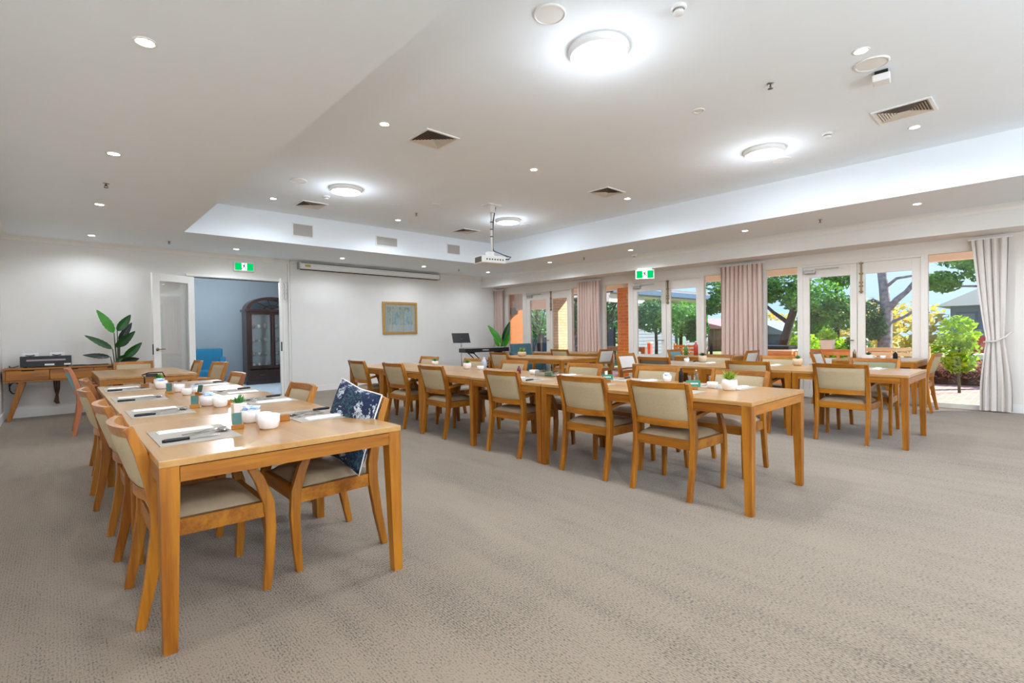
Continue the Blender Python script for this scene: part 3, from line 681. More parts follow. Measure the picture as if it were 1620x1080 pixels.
# ------------------------------------------------------------------ dining chair
def chair_proto(name, padm, woodsfx='', label='', loc=(0, 0, 0), rz=0, cat='chair', group=None, seatm=None):
    t = thing(name, label, cat, loc, rz, group)
    wz = M['oak_red'] if woodsfx else M['oak_z']; wx = M['oak_red'] if woodsfx else M['oak_x']; wy = M['oak_red'] if woodsfx else M['oak_y']
    for s in (-1, 1):
        b = MB(); b.sweep([(s*.235, .015, 0), (s*.236, .055, .2), (s*.237, .082, .38), (s*.237, .085, .48), (s*.238, .06, .62), (s*.24, .028, .74), (s*.242, -.01, .845)],
                          [(.034, .036), (.036, .046), (.037, .056), (.037, .058), (.035, .052), (.033, .045), (.03, .034)], bev=.004); b.build('leg', wz, t)
        b = MB(); b.sweep([(s*.25, .502, 0), (s*.253, .515, .14), (s*.255, .522, .30), (s*.254, .515, .42), (s*.251, .48, .53), (s*.247, .435, .618)],
                          [(.03, .034), (.032, .042), (.034, .048), (.035, .05), (.033, .045), (.03, .034)], bev=.004); b.build('leg', wz, t)
        b = MB(); b.sweep([(s*.245, .455, .628), (s*.246, .36, .632), (s*.244, .22, .618), (s*.24, .07, .592)],
                          [(.046, .022), (.05, .024), (.042, .026), (.032, .03)], bev=.004); b.build('armrest', wy, t)
    b = MB()
    b.box(-.236, .236, .492, .522, .355, .425, .003); b.box(-.222, .222, .068, .098, .355, .425, .003)
    for s in (-1, 1): b.hexa([(s*.222, .09, .355), (s*.246, .09, .355), (s*.262, .50, .355), (s*.238, .50, .355), (s*.222, .09, .425), (s*.246, .09, .425), (s*.262, .50, .425), (s*.238, .50, .425)])
    b.build('seat_frame', wx, t)
    # seat cushion
    b = MB(); n = 12
    def top(u, v):
        x = (u-.5)*2; y = (v-.5)*2; hw = .214+.018*v
        k = (1-abs(x)**5)*(1-abs(y)**5)
        return Vector((x*hw, .285+y*.205, .426+.048*k**.45 if k > 0 else .426))
    b.sheet(top, n, n); b.sheet(lambda u, v: Vector(((u-.5)*2*(.214+.018*v), .285+(v-.5)*2*.205, .42)), 1, 1)
    bmesh.ops.remove_doubles(b.bm, verts=b.bm.verts, dist=1e-5)
    b.build('seat', seatm or M['seat'], t)
    # back: curved in plan
    def bow(x): return -.042*(1-(x/.225)**2)
    def yb(z): return .06+(.62-z)*.31 if z > .56 else .078
    def rail(z0, z1, th, sag=0):
        b = MB(); n = 10
        for i in range(n):
            xa, xb = -.224+.448*i/n, -.224+.448*(i+1)/n
            v = []
            for z in (z0, z1):
                for (x, dy) in ((xa, -th/2), (xb, -th/2), (xb, th/2), (xa, th/2)):
                    v.append((x, yb(z)+bow(x)+dy, z))
            b.hexa(v)
        bmesh.ops.remove_doubles(b.bm, verts=b.bm.verts, dist=1e-5)
        inner = [f for f in b.bm.faces if all(len(e.link_faces) > 2 for e in f.edges)]
        bmesh.ops.delete(b.bm, geom=inner, context='FACES')
        return b
    rail(.80, .843, .028).build('top_rail', wx, t); rail(.515, .565, .026).build('bottom_rail', wx, t)
    b = MB()
    def side(d):
        def f(u, v):
            x = (u-.5)*.437; z = .563+v*.24; e = min(1, min(u, 1-u)*14, min(v, 1-v)*10)
            return Vector((x, yb(z)+bow(x)+d*(.008+.011*e), z))
        return f
    b.sheet(side(1), 16, 8); b.sheet(side(-1), 16, 8); b.build('backrest', padm, t)
    b = MB()
    for s in (-1, 1):
        b.lathe([(0, 0), (.014, 0), (.014, .004), (0, .004)], (s*.235, .015, -.0), seg=8); b.lathe([(0, 0), (.014, 0), (.014, .004), (0, .004)], (s*.25, .502, -.0), seg=8)
    b.build('foot_glide', M['white'], t)
    return t
G1, G2, G3, G4, G5 = 'chairs around the left dining row', 'chairs around the middle dining row', 'chairs around the right dining row', 'chairs at the window tables', 'chairs at the far left table'
E_, W_, N_, S_ = -pi/2, pi/2, 0, pi      # facing +x, -x, +y, -y
C0 = chair_proto('dining_chair', M['pad'], '', 'oak dining chair at left row, nearest camera at bottom left', (.215, 2.80, 0), E_, 'chair', G1)
learn(C0)
def ch(x, y, rz, label, group, jit=True):
    return dup(C0, (x, y, 0), rz+(random.uniform(-.03, .03) if jit else 0), label, group)
ch(.20, 3.68, E_, 'oak dining chair at left row, left side, second from camera', G1, 0)
ch(.16, 4.80, E_, 'oak dining chair at left row, left side, third from camera', G1, 0)
ch(.20, 5.98, E_, 'oak dining chair at left row, left side, farthest from camera', G1, 0)
ch(1.40, 2.88, W_, 'oak dining chair holding the navy floral cushion', G1, 0)
ch(1.38, 3.90, W_, 'oak dining chair right side of left row, behind the cushioned chair', G1)
ch(1.37, 5.72, W_, 'oak dining chair at far right end of left row, before the doorway', G1)
n0 = 'oak chair with beige back, camera side of middle row, '
for y, l in ((1.97, 'nearest the camera'), (2.70, 'second from camera'), (3.72, 'third from camera'), (4.98, 'fourth from camera'), (5.88, 'fifth from camera'), (6.95, 'last, at far left end')):
    ch(3.25, y, E_, n0+l, G2, 0)
n0 = 'oak dining chair, window side of the middle row, '
for y, l in ((1.95, 'behind the nearest succulent pot'), (2.79, 'second from camera'), (3.77, 'third from camera'), (5.0, 'fourth from camera'), (5.86, 'fifth from camera, below the keyboard'), (7.10, 'last, far end near the picture')):
    ch(4.61, y, W_, n0+l, G2, 0)
n0 = 'oak dining chair, camera side of the right row, '
ch(6.13, 1.54, E_, n0+'nearest the camera', G3, 0); ch(6.12, 2.50, E_, n0+'second, behind the succulent pot', G3, 0)
ch(6.45, 7.45, E_, 'oak dining chair at camera side of the far tables near keyboard', G3)
ch(7.50, 2.62, W_, 'oak dining chair, window side of right row, below the barbecue', G3, 0); ch(7.50, 3.52, W_, 'oak dining chair, window side of right row, below the middle curtain', G3)
ch(.90, 10.02, S_, 'oak dining chair behind far left table with back to wall plant', G5, 0)
ch(1.79, 8.45, W_+.15, 'oak dining chair right of far left table, in front of teal armchair', G5, 0); ch(1.66, 9.3, W_, 'oak dining chair right of far left table, beside the glass door', G5, 0)
ch(9.34, 1.15, N_, 'oak dining chair at right end of the window table near tied curtain', G4, 0)
ch(8.30, 7.5, E_, 'oak dining chair at camera side of the farthest window table', G4, 0)
def var(padk, x, y, rz, label, group, red='', seatm=None):
    p = chair_proto('dining_chair', M[padk], red, label, (x, y, 0), rz, 'chair', group, seatm); return p
var('padgrey', 6.36, 3.92, E_, 'oak dining chair with charcoal back panel, camera side of right row', G3)
var('padolive', 7.44, 1.50, W_, 'oak dining chair with olive green back panel, window side of right row', G3)
var('padteal', .115, 8.52, E_, 'reddish oak chair with pale teal inner back at far left table', G5, 'r')
var('padlit', 7.15, 4.95, S_, 'oak dining chair with back tinted as window-lit at far end of the right row', G3, '')
var('padlit', 9.32, 2.68, S_, 'oak dining chair with back tinted as window-lit, far end of the near window table', G4)
var('padlit', 9.36, 3.72, N_, 'oak dining chair with back tinted as window-lit, in front of the middle curtain', G4)
var('padteal', 9.26, 5.22, S_, 'oak dining chair with pale blue back by window left of middle curtain', G4)
var('padlit', 8.88, 6.62, N_, 'oak dining chair with back tinted as window-lit, near end of the farthest window table', G4)

# ------------------------------------------------------------------ tables
def table(x0, x1, y0, y1, label, group=None, rz=0):
    t = thing('dining_table', label, 'table', ((x0+x1)/2, (y0+y1)/2, 0), rz, group)
    a, c = (x1-x0)/2-.0015, (y1-y0)/2-.0015
    b = MB(); b.box(-a, a, -c, c, .717, .745, .003); b.build('tabletop', M['oak_top'], t)
    b = MB(); i = .002
    for q0, q1 in ((-c+i, -c+.026), (c-.026, c-i)): b = MB(); b.box(-a+.066, a-.066, q0, q1, .655, .714); b.build('apron', M['oak_x'], t)
    for q0, q1 in ((-a+i, -a+.026), (a-.026, a-i)): b = MB(); b.box(q0, q1, -c+.066, c-.066, .655, .714); b.build('apron', M['oak_y'], t)
    for sx in (-1, 1):
        for sy in (-1, 1):
            X, Y = sx*(a-i), sy*(c-i); w1, w0 = .066, .046
            def q(w, z): return [(X, Y, z), (X-sx*w, Y, z), (X-sx*w, Y-sy*w, z), (X, Y-sy*w, z)]
            b = MB(); A, B, Cc = q(w0, 0), q(w1, .66), q(w1, .717)
            b.hexa(A+B); b.hexa(B+Cc); bmesh.ops.remove_doubles(b.bm, verts=b.bm.verts, dist=1e-5); b.build('leg', M['oak_z'], t)
    return t
T1, T2, T3, T4 = 'tables of the left row', 'tables of the middle row', 'tables of the right row', 'tables by the windows'
table(.27, 1.30, 2.275, 3.35, 'oak table at near end of left row, closest to camera', T1)
table(.275, 1.305, 3.353, 5.25, 'long oak table in the middle of the left row', T1)
table(.275, 1.305, 5.253, 6.30, 'oak table at the far end of the left row', T1)
table(.36, 1.37, 7.72, 9.60, 'bare oak table at far left before the wall plant', T1)
table(3.28, 4.27, 1.31, 3.20, 'long oak table at near end of the middle row', T2)
table(3.28, 4.27, 3.203, 4.28, 'oak table second from near end of the middle row', T2)
table(3.33, 4.32, 4.283, 5.34, 'oak table third in the middle row', T2)
table(3.34, 4.33, 5.343, 6.39, 'oak table fourth in the middle row', T2)
table(3.35, 4.34, 6.393, 7.42, 'oak table at the far end of the middle row', T2)
table(6.17, 7.20, .965, 2.025, 'oak table at near end of the right row', T3)
table(6.17, 7.20, 2.028, 3.10, 'oak table second in the right row, carrying a tan succulent pot', T3)
table(6.19, 7.22, 3.103, 4.17, 'oak table at the far end of the right row', T3)
table(6.55, 7.58, 5.86, 7.9, 'pale lit oak table beyond the right row toward the keyboard', T3)
table(8.87, 9.78, 1.30, 2.34, 'oak table by the windows nearest the tied curtain', T4)
table(8.82, 9.72, 3.93, 4.98, 'oak table by the windows left of the middle curtain', T4)
table(8.62, 9.55, 7.0, 8.7, 'oak table by the farthest windows', T4)

# ------------------------------------------------------------------ table settings
ZT = .745
def place_mat(x0, x1, y0, y1, label):
    o = MB().box(x0, x1, y0, y1, ZT+.0002, ZT+.003).build('placemat', M['mat']); return tag(o, label, 'placemat', 'grey woven placemats')
def napkin(x, y, rz, L, W, label, z=ZT+.003):
    b = MB(); b.box(-L/2, L/2, -W/2, W/2, 0, .003); b.hexa([(-L/2+.004, -W/2+.003, .003), (L/2-.003, -W/2+.001, .003), (L/2-.003, W/2-.002, .003), (-L/2+.004, W/2-.002, .003), (-L/2+.006, -W/2+.005, .010), (L/2-.006, -W/2+.004, .009), (L/2-.006, W/2-.006, .007), (-L/2+.01, W/2-.006, .008)])
    o = b.build('napkin', M['napkin']); o.location = (x, y, z); o.rotation_euler = (0, 0, rz); return tag(o, label, 'napkin', 'folded white napkins')
def knife_proto():
    t = thing('knife', '', 'knife')
    b = MB(); b.tube([(-.115, 0, .007), (-.10, 0, .008), (-.05, 0, .008), (-.01, 0, .007)], [.006, .0085, .008, .0065], 8); b.build('handle', M['black'], t)
    b = MB(); b.prism([(-.01, -.007), (.09, -.010), (.112, -.004), (.116, .004), (.09, .008), (-.01, .006)], 'z', .005, .0065); b.build('blade', M['steel'], t)
    return t
def fork_proto():
    b = MB(); b.sweep([(-.10, 0, .003), (-.05, 0, .006), (.02, 0, .009), (.045, 0, .006), (.06, 0, .005)], [(.014, .0025), (.009, .003), (.006, .003), (.012, .002), (.024, .002)], wide=Vector((0, 1, 0)))
    for k in range(4): b.sweep([(.058, -.0095+k*.0063, .005), (.08, -.0095+k*.0063, .007), (.10, -.0095+k*.0063, .013)], (.0032, .0018), wide=Vector((0, 1, 0)))
    return b.build('fork', M['steel'])
def spoon_proto(k=1.0):
    b = MB(); b.sweep([(-.10*k, 0, .003), (-.05*k, 0, .007), (.03*k, 0, .010), (.05*k, 0, .006)], [(.014, .0025), (.009, .003), (.006, .003), (.008, .002)], wide=Vector((0, 1, 0)))
    b.sheet(lambda u, v: Vector((.05*k+u*.06*k, (v-.5)*.042*k*math.sin(pi*min(1, max(.02, u*.9+.08)))**.6, .009-.007*math.sin(pi*u)*math.sin(pi*v))), 8, 6)
    return b.build('spoon', M['steel'])
KN = knife_proto(); FK = fork_proto(); SP = spoon_proto(); TS = spoon_proto(.72)
for o, c in ((FK, 'fork'), (SP, 'spoon'), (TS, 'spoon')): o['category'] = c
TS.name = 'teaspoon'; learn(KN)
first = [True]
def put(o, cat, x, y, rz, label, group):
    c = o if o.get('used') is None else copy_tree(o)
    if o.get('used') is None: o['used'] = 1
    if 'used' in c and c is not o: del c['used']
    c.location = (x, y, ZT+.003); c.rotation_euler = (0, 0, rz); tag(c, label, cat, group); return c
def setting(x, y, side, where, full=True, w=.32, d=.44):
    """side=+1: diner sits on -x side facing +x"""
    s = side
    place_mat(x-w/2, x+w/2, y-d/2, y+d/2, 'grey woven placemat '+where)
    a = 0 if s > 0 else pi
    napkin(x-s*.01, y+s*.145, a+.06, .235, .06, 'folded white napkin '+where)
    put(KN, 'knife', x-s*.03, y-s*.14, a+.08, 'black handled knife '+where, 'black handled knives')
    if full:
        put(FK, 'fork', x+s*.05, y+s*.02, a+.25, 'steel fork '+where, 'steel forks')
        put(SP, 'spoon', x+s*.04, y-s*.05, a+.32, 'steel dessert spoon '+where, 'steel spoons')
        put(TS, 'teaspoon', x+s*.07, y-s*.02, a-.5, 'small teaspoon crossing the cutlery '+where, 'teaspoons')
setting(.475, 2.80, 1, 'at left row, left side, nearest camera'); setting(.47, 3.82, 1, 'at left row, left side, second place')
setting(.46, 4.78, 1, 'at left row, left side, third place'); setting(.46, 5.78, 1, 'at left row, left side, farthest place')
setting(1.12, 2.96, -1, 'in front of the navy floral cushion'); setting(1.13, 3.93, -1, 'at left row, right side, second place')
setting(1.13, 4.75, -1, 'at left row, right side, third place'); setting(1.13, 5.70, -1, 'at left row, right side, farthest place')
setting(3.50, 2.02, 1, 'behind the nearest chair of the middle row', False); setting(3.50, 2.86, 1, 'behind the second chair of the middle row', False)
setting(3.50, 3.62, 1, 'at middle row, third place, camera side', False)
setting(4.06, 1.86, -1, 'right of the succulent on the middle row', False); setting(4.08, 2.72, -1, 'at middle row, window side, second place', False)
setting(4.08, 3.72, -1, 'at middle row, window side, third place', False)
setting(6.95, 1.52, -1, 'at right row before the olive chair', False); setting(6.95, 2.62, -1, 'at right row beside the tan succulent pot', False)
setting(6.42, 2.60, 1, 'at right row, camera side, second place', False); setting(6.95, 3.5, -1, 'at right row, window side, far place', False)
def bowl(x, y, label, r=.058, h=.075, sachets=None, z=ZT):
    t = thing('bowl', label, 'bowl', (x, y, z), 0, 'white ceramic bowls'); b = MB(); r *= .78; h *= .82
    b.lathe([(0, .002), (r*.72, 0), (r*.86, h*.12), (r*.98, h*.5), (r, h), (r*.95, h), (r*.92, h*.5), (r*.7, .01), (0, .009)], seg=24); b.build('bowl_body', M['ceramic'], t)
    if sachets:
        for k in range(sachets):
            b = MB(); b.box(-.024, .024, -.013, .013, -.0025, .0025, .001)
            b.xf(Matrix.Translation((random.uniform(-.02, .02), random.uniform(-.02, .02), h+.002+k*.003)) @ Matrix.Rotation(random.uniform(0, 3), 4, 'Z') @ Matrix.Rotation(random.uniform(-.9, .9), 4, 'X'))
            o = b.build('sugar_sachet', M['bluepkt']); o.location = (x, y, z); tag(o, 'blue and white sachet, '+label.replace('white bowl of sachets ', ''), 'sachet', 'sachets '+label.replace('white bowl of sachets ', ''))
    return t
bowl(.77, 2.965, 'white bowl of sachets behind nearest bowl, left row', .062, .085, 7)
bowl(.785, 2.70, 'white bowl nearest camera on the left row', .068, .088)
bowl(.80, 2.83, 'white lidless bowl between two others, left row', .05, .08)
bowl(.75, 3.92, 'white bowl of sachets beside middle card holder, left row', .06, .085, 7); bowl(.80, 3.79, 'white bowl in front of sachets, second cluster, left row', .06, .075)
bowl(.70, 5.58, 'white bowl of sachets near far end of left row', .065, .09, 6); bowl(.77, 5.12, 'white bowl on left row, third cluster, left', .055, .08); bowl(.77, 4.78, 'small white bowl on left row, third cluster, near', .05, .065)
bowl(.86, 4.95, 'small white bowl on left row, third cluster, right', .05, .06, 3)
bowl(3.93, 1.88, 'white bowl beside green card near the succulent, middle row', .055, .06); bowl(4.36-.2, 2.42, 'white bowl of sachets on middle row, second cluster', .05, .07, 5)
bowl(3.98, 3.98, 'wide white bowl on middle row beside clear box', .075, .06); bowl(4.06, 5.05, 'white bowl on middle row beside far pot', .06, .06); bowl(6.95, 3.72, 'white bowl of sachets at far right row', .05, .07, 4)
bowl(9.36, 1.78, 'white bowl on the window table', .05, .06)
def card_holder(x, y, rz, label, m='card', w=.05, h=.07, marks=0):
    t = thing('card_holder', label, 'card holder', (x, y, ZT), rz, 'wooden card holders')
    b = MB(); b.box(-.028, .028, -.017, .017, 0, .024, .002); b.build('wood_block', M['oak_x'], t)
    b = MB(); b.box(-w/2, w/2, -.002, .0, .0, h, .0); b.xf(Matrix.Translation((0, 0, .02)) @ Matrix.Rotation(-.25, 4, 'X')); b.build('card', M[m], t)
    if marks:
        b = MB()
        for i in range(marks): b.box(-w/2+w*(.14+.72*i/marks), -w/2+w*(.14+.72*(i+.7)/marks), -.0026, -.002, h*.42, h*.60)
        b.xf(Matrix.Translation((0, 0, .02)) @ Matrix.Rotation(-.25, 4, 'X')); b.build('white_marks', M['napkin'], t)
    return t
card_holder(.665, 2.80, -.15, 'wood block with green card, nearest on the left row', w=.042, h=.062)
card_holder(.665, 3.86, -.15, 'wood block with green card, second cluster of left row', w=.042, h=.062)
card_holder(.68, 4.99, -.15, 'wood block with green card, third cluster of left row, left', w=.042, h=.07)
card_holder(.845, 4.70, -.9, 'wood block with green card, third cluster of left row, right', w=.042, h=.06)
card_holder(3.73, 1.94, -.85, 'wide green card on wood block, near end of middle row', 'cardgreen', .11, .055, 8)
card_holder(3.80, 2.83, -.85, 'wide green card on wood block, second cluster of middle row', 'cardgreen', .10, .05, 4)
def wood_block(x, y, label): 
    o = MB().box(-.032, .032, -.02, .02, 0, .035, .002).build('wood_block', M['oak_x']); o.location = (x, y, ZT); tag(o, label, 'block')
wood_block(.91, 2.88, 'small wood block right of the nearest bowls on left row'); wood_block(.87, 3.86, 'small wood block behind bowls, second cluster on left row')
t = thing('iron_stand', 'small black iron stand on wood block at far end of left row', 'stand', (.60, 5.80, ZT))
b = MB(); b.box(-.03, .03, -.03, .03, 0, .04, .002); b.build('wood_block', M['oak_x'], t)
b = MB(); b.tube([(0, 0, .04), (0, 0, .10), (-.02, 0, .12), (.03, 0, .14), (.14, 0, .14), (.16, 0, .09)], .006, 6); b.box(.01, .10, -.01, .01, .10, .13); b.build('iron_arm', M['blackmetal'], t)
def succulent(x, y, label, pot='potwhite', leafm='succ', r=.045, h=.075, square=False, z=ZT, n=22, L=.06, cat='plant'):
    t = thing('potted_succulent', label, cat, (x, y, z), 0, 'potted succulents')
    b = MB()
    if square: b.box(-r, r, -r, r, 0, h, .004)
    else: b.lathe([(0, 0), (r*.7, 0), (r*.95, h*.25), (r, h*.6), (r*.92, h), (r*.84, h), (r*.84, h-.008), (0, h-.008)], seg=22)
    b.build('pot', M[pot], t)
    b = MB()
    for k in range(n):
        a = k*2.399; el = .35+1.05*(k/n); l = L*(.75+.5*random.random())*(1-.25*k/n)
        d = Vector((math.cos(a)*math.cos(el), math.sin(a)*math.cos(el), math.sin(el))); sd = Vector((-math.sin(a), math.cos(a), 0))
        p0 = Vector((0, 0, h-.005)); w = .009
        p1 = p0+d*l*.5; p2 = p0+d*l+Vector((0, 0, .1*l))
        nrm = d.cross(sd)*.004
        b.face([p0-sd*w*.5, p1-sd*w, p1+nrm*2]); b.face([p0-sd*w*.5, p1+nrm*2, p0+sd*w*.5]); b.face([p0+sd*w*.5, p1+nrm*2, p1+sd*w]); b.face([p1-sd*w, p2, p1+nrm*2]); b.face([p1+nrm*2, p2, p1+sd*w])
        b.face([p0-sd*w*.5, p0+sd*w*.5, p1+sd*w, p1-sd*w]); b.face([p1-sd*w, p1+sd*w, p2])
    b.build('leaves', M[leafm], t, recalc=False)
    return t
succulent(.77, 3.20, 'green spiky succulent in square pale pot, left row', 'potwhite', 'succ', .035, .085, True)
succulent(.72, 5.90, 'green succulent in white pot at far end of left row', 'potwhite', 'leafb', .04, .07)
succulent(3.86, 1.71, 'yellow green succulent in round white pot, near end of middle row', 'potwhite', 'succ2', .058, .085, n=30, L=.085)
succulent(4.27, 6.42, 'small dark succulent on the far end of the middle row', 'potwhite', 'succ', .05, .06)
succulent(4.05, 5.32, 'succulent in pale pot, middle row below the music stand', 'potwhite', 'succ', .055, .08)
succulent(7.08, 2.25, 'succulent in tan pot on the right row', 'pottan', 'succ', .06, .09)
succulent(7.05, 3.52, 'succulent in tan pot, far end of the right row', 'pottan', 'leaf', .06, .10)
succulent(9.30, 1.95, 'low dark succulent in pale box on the window table', 'potwhite', 'leaf', .07, .06, True)
succulent(7.0, 7.35, 'leafy plant in tan pot on the pale far table', 'pottan', 'succ2', .09, .09, n=34, L=.11)
def bottle(x, y, h, r, m, label, name='bottle', cat='bottle', cap='black', group=None):
    t = thing(name, label, cat, (x, y, ZT), 0, group)
    b = MB(); b.lathe([(0, 0), (r, 0), (r, h*.62), (r*.9, h*.72), (r*.38, h*.84), (r*.36, h*.95)], seg=16); b.build('bottle_body', m, t)
    b = MB(); b.lathe([(r*.42, h*.93), (r*.42, h), (0, h)], seg=12); b.build('cap', M[cap], t)
    return t
sauce = mat('red_sauce', (196, 70, 60), .25, noise=.05)
bottle(4.19, 2.30, .13, .02, M['dark'], 'dark shaker bottle beside the sachet bowl, middle row', 'pepper_shaker', 'shaker'); bottle(4.20, 2.16, .12, .022, M['clear'], 'clear glass shaker beside wide green card, middle row', 'salt_shaker', 'shaker', 'chrome')
bottle(3.93, 4.18, .09, .022, mat('maroon_jar', (110, 40, 60), .4), 'maroon jar beside the clear box, middle row', 'jar', 'jar')
bottle(4.26, 5.22, .15, .035, mat('pale_blue_bottle', (190, 206, 222), .4), 'pale blue bottle at middle row below keyboard stand', cap='white')
bottle(9.18, 4.72, .27, .04, sauce, 'tall red sauce bottle on window table left of middle curtain', cap='white')
bottle(9.2, 4.9, .22, .035, M['clear'], 'clear glass bottle left of the red sauce bottle', cap='white'); bottle(9.05, 4.86, .20, .035, M['succ'], 'green glass bottle in front of red sauce bottle', cap='white')
bottle(9.05, 4.35, .24, .025, M['dark'], 'dark pepper mill on window table beside red bottle', 'pepper_mill', 'mill', 'black')
bottle(9.15, 2.1, .15, .025, M['brass'], 'brass pepper mill on near window table', 'pepper_mill', 'mill', 'chrome')
bottle(9.32, 1.62, .12, .03, M['dark'], 'small dark jar on near window table', 'jar', 'jar', 'chrome')
t = thing('sachet_tray', 'clear plastic tray catching the light on the middle row', 'tray', (3.95, 3.98-.25, ZT), .1)
b = MB(); b.box(-.09, .09, -.12, .12, 0, .004); b.box(-.09, -.087, -.12, .12, .004, .06); b.box(.087, .09, -.12, .12, .004, .06); b.box(-.087, .087, -.12, -.117, .004, .06); b.box(-.087, .087, .117, .12, .004, .06); b.build('tray_body', M['clear'], t)
b = MB(); b.box(-.07, -.02, -.09, 0, .004, .045); b.build('green_packet', M['cardgreen'], t); b = MB(); b.box(-.0, .06, -.1, .03, .004, .04); b.build('tea_box', M['pottan'], t)

# cushion on chair
def cushion():
    b = MB(); n = 18; W = .46
    def s(sg):
        def f(u, v):
            x = (u-.5)*2; y = (v-.5)*2; k = max(0, (1-x*x)*(1-y*y))
            pinch = 1-.07*(1-abs(x))*abs(y)**2-.07*(1-abs(y))*abs(x)**2
            return Vector((x*W/2*pinch*(1-.06*(1-abs(y)**1.2)*abs(x)**6), sg*.075*k**.42, y*W/2*pinch))
        return f
    b.sheet(s(1), n, n); b.sheet(s(-1), n, n); bmesh.ops.remove_doubles(b.bm, verts=b.bm.verts, dist=1e-5)
    t = thing('scatter_cushion', 'navy blue floral scatter cushion leaning on oak chair back', 'cushion')
    b.build('cover', M['cushion'], t)
    b = MB(); pts = []
    for k in range(41):
        q = k/40*4; sd = int(q) % 4; f = q-int(q)
        e = [(-1+2*f, -1), (1, -1+2*f), (1-2*f, 1), (-1, 1-2*f)][sd]
        x, y = e; p = 1-.07*(1-abs(x))*abs(y)**2-.07*(1-abs(y))*abs(x)**2
        pts.append((x*W/2*p, 0, y*W/2*p))
    b.tube(pts, .004, 6, cap=False); b.build('piping', M['napkin'], t)
    return t
cu = cushion(); cu.matrix_world = Matrix.Translation((1.262, 2.80, .69)) @ Matrix.Rotation(math.radians(-90+6), 4, 'Z') @ Matrix.Rotation(math.radians(-14), 4, 'X') @ Matrix.Rotation(math.radians(9), 4, 'Y')

# ------------------------------------------------------------------ console desk with amplifier
t = thing('console_desk', 'long narrow oak console desk with angled legs against back wall', 'desk', (.0, 10.62, 0))
b = MB(); b.box(-.60, .93, -.20, .20, .765, .79, .003); b.build('desk_top', M['oak_x'], t)
b = MB(); b.box(-.60, -.575, -.2, .2, .60, .765); b.box(.905, .93, -.2, .2, .60, .765); b.box(-.60, .93, -.2, .2, .58, .602, .002); b.box(-.575, .905, .18, .2, .602, .765); b.build('carcass', M['oak_x'], t)
for i, (a, c) in enumerate(((-.572, -.1), (-.094, .42), (.426, .902))):
    b = MB(); b.box(a, c, -.196, -.176, .606, .758, .002); d = b.build('drawer', M['oak_x'], t)
    b = MB(); b.box((a+c)/2-.07, (a+c)/2+.07, -.202, -.194, .745, .760); b.build('finger_pull', M['dark'], d)
for x0, x1 in ((-.40, -.56), (.72, .88)):
    for yy in (-.14, .14):
        b = MB(); b.sweep([(x0, yy, .58), (x1, yy*1.1, 0)], [(.08, .05), (.045, .035)], wide=Vector((1, 0, 0)), bev=.003); b.build('leg', M['oak_z'], t)
t = thing('amplifier', 'black rack amplifier on the console desk', 'amplifier', (-.13, 10.60, .79))
b = MB(); b.box(-.29, .29, -.16, .16, .015, .17, .005); b.build('amplifier_case', M['black'], t)
b = MB(); b.box(-.22, .22, -.166, -.16, .10, .125); b.build('display_strip', mat('silver_strip', (170, 150, 150), .4, .3), t)
b = MB(); b.box(-.02, .09, -.165, -.16, .03, .055); b.box(.2, .28, -.165, -.16, .03, .055); b.build('white_sticker', M['napkin'], t)
b = MB()
for x in (-.25, .25): b.tube([(x, -.16, .115), (x, -.175, .115)], .018, 12)
b.build('dial', M['black'], t)
b = MB()
for x in (-.24, .24):
    for y in (-.12, .12): b.lathe([(.015, 0), (.015, .015)], (x, y, 0), seg=10)
b.build('rubber_foot', M['black'], t)
for i, (x, l) in enumerate(((-.28, 'white microphone receiver box at left on top of amplifier'), (.02, 'white microphone receiver box at right on top of amplifier'))):
    t = thing('receiver_box', l, 'receiver', (-.13+x+.1, 10.62, .96))
    b = MB(); b.box(-.09, .09, -.07, .07, 0, .05, .006); b.build('receiver_case', M['white'], t)
    b = MB(); b.tube([(-.07, .05, .04), (-.08, .05, .09)], .004, 6); b.tube([(.07, .05, .04), (.08, .05, .09)], .004, 6); b.build('antenna', M['white'], t)
    b = MB(); b.tube([(-.05, -.07, .02), (0, -.1, .01), (.05, -.075, .02)], .006, 6); b.build('cable', M['black'], t)
b = MB(); b.tube([(.17, 10.55, .80), (.3, 10.5, .797), (.42, 10.56, .80), (.5, 10.6, .797), (.62, 10.66, .797)], .007, 6); b.tube([(.18, 10.6, .80), (.28, 10.56, .803), (.4, 10.5, .797), (.55, 10.57, .80)], .006, 6)
b.tube([(-.44, 10.6, .82), (-.5, 10.62, .80), (-.53, 10.7, .80), (-.55, 10.8, .82), (-.56, 10.86, .5)], .006, 6)
tag(b.build('cable', M['black']), 'black cables trailing across the console desk top', 'cable')
b = MB(); b.tube([(.33, 10.87, .58), (.36, 10.87, .48), (.5, 10.87, .40), (.7, 10.87, .38)], .007, 6); tag(b.build('cable', M['black']), 'thin black cable looping below the desk along wall', 'cable')
b = MB(); pts = [(-.50+.06*math.cos(a*.7), 10.85, .47+.09*math.sin(a*.7)) for a in range(14)]; b.tube(pts, .008, 6); tag(b.build('cable', M['black']), 'coiled black cable under left end of console desk', 'cable')
b = MB()
for dx in (-.03, 0, .03): b.tube([(-.02+dx, 10.84, .575), (-.02+dx*.8, 10.84, .42), (-.02+dx*.2, 10.83, .33), (-.03+dx*.7, 10.83, .22), (-.01+dx*.4, 10.83, .19)], .012, 6)
tag(b.build('cable', mat('brown_cable', (96, 62, 50), .6)), 'brown bundle of cables hanging under the console desk', 'cable')

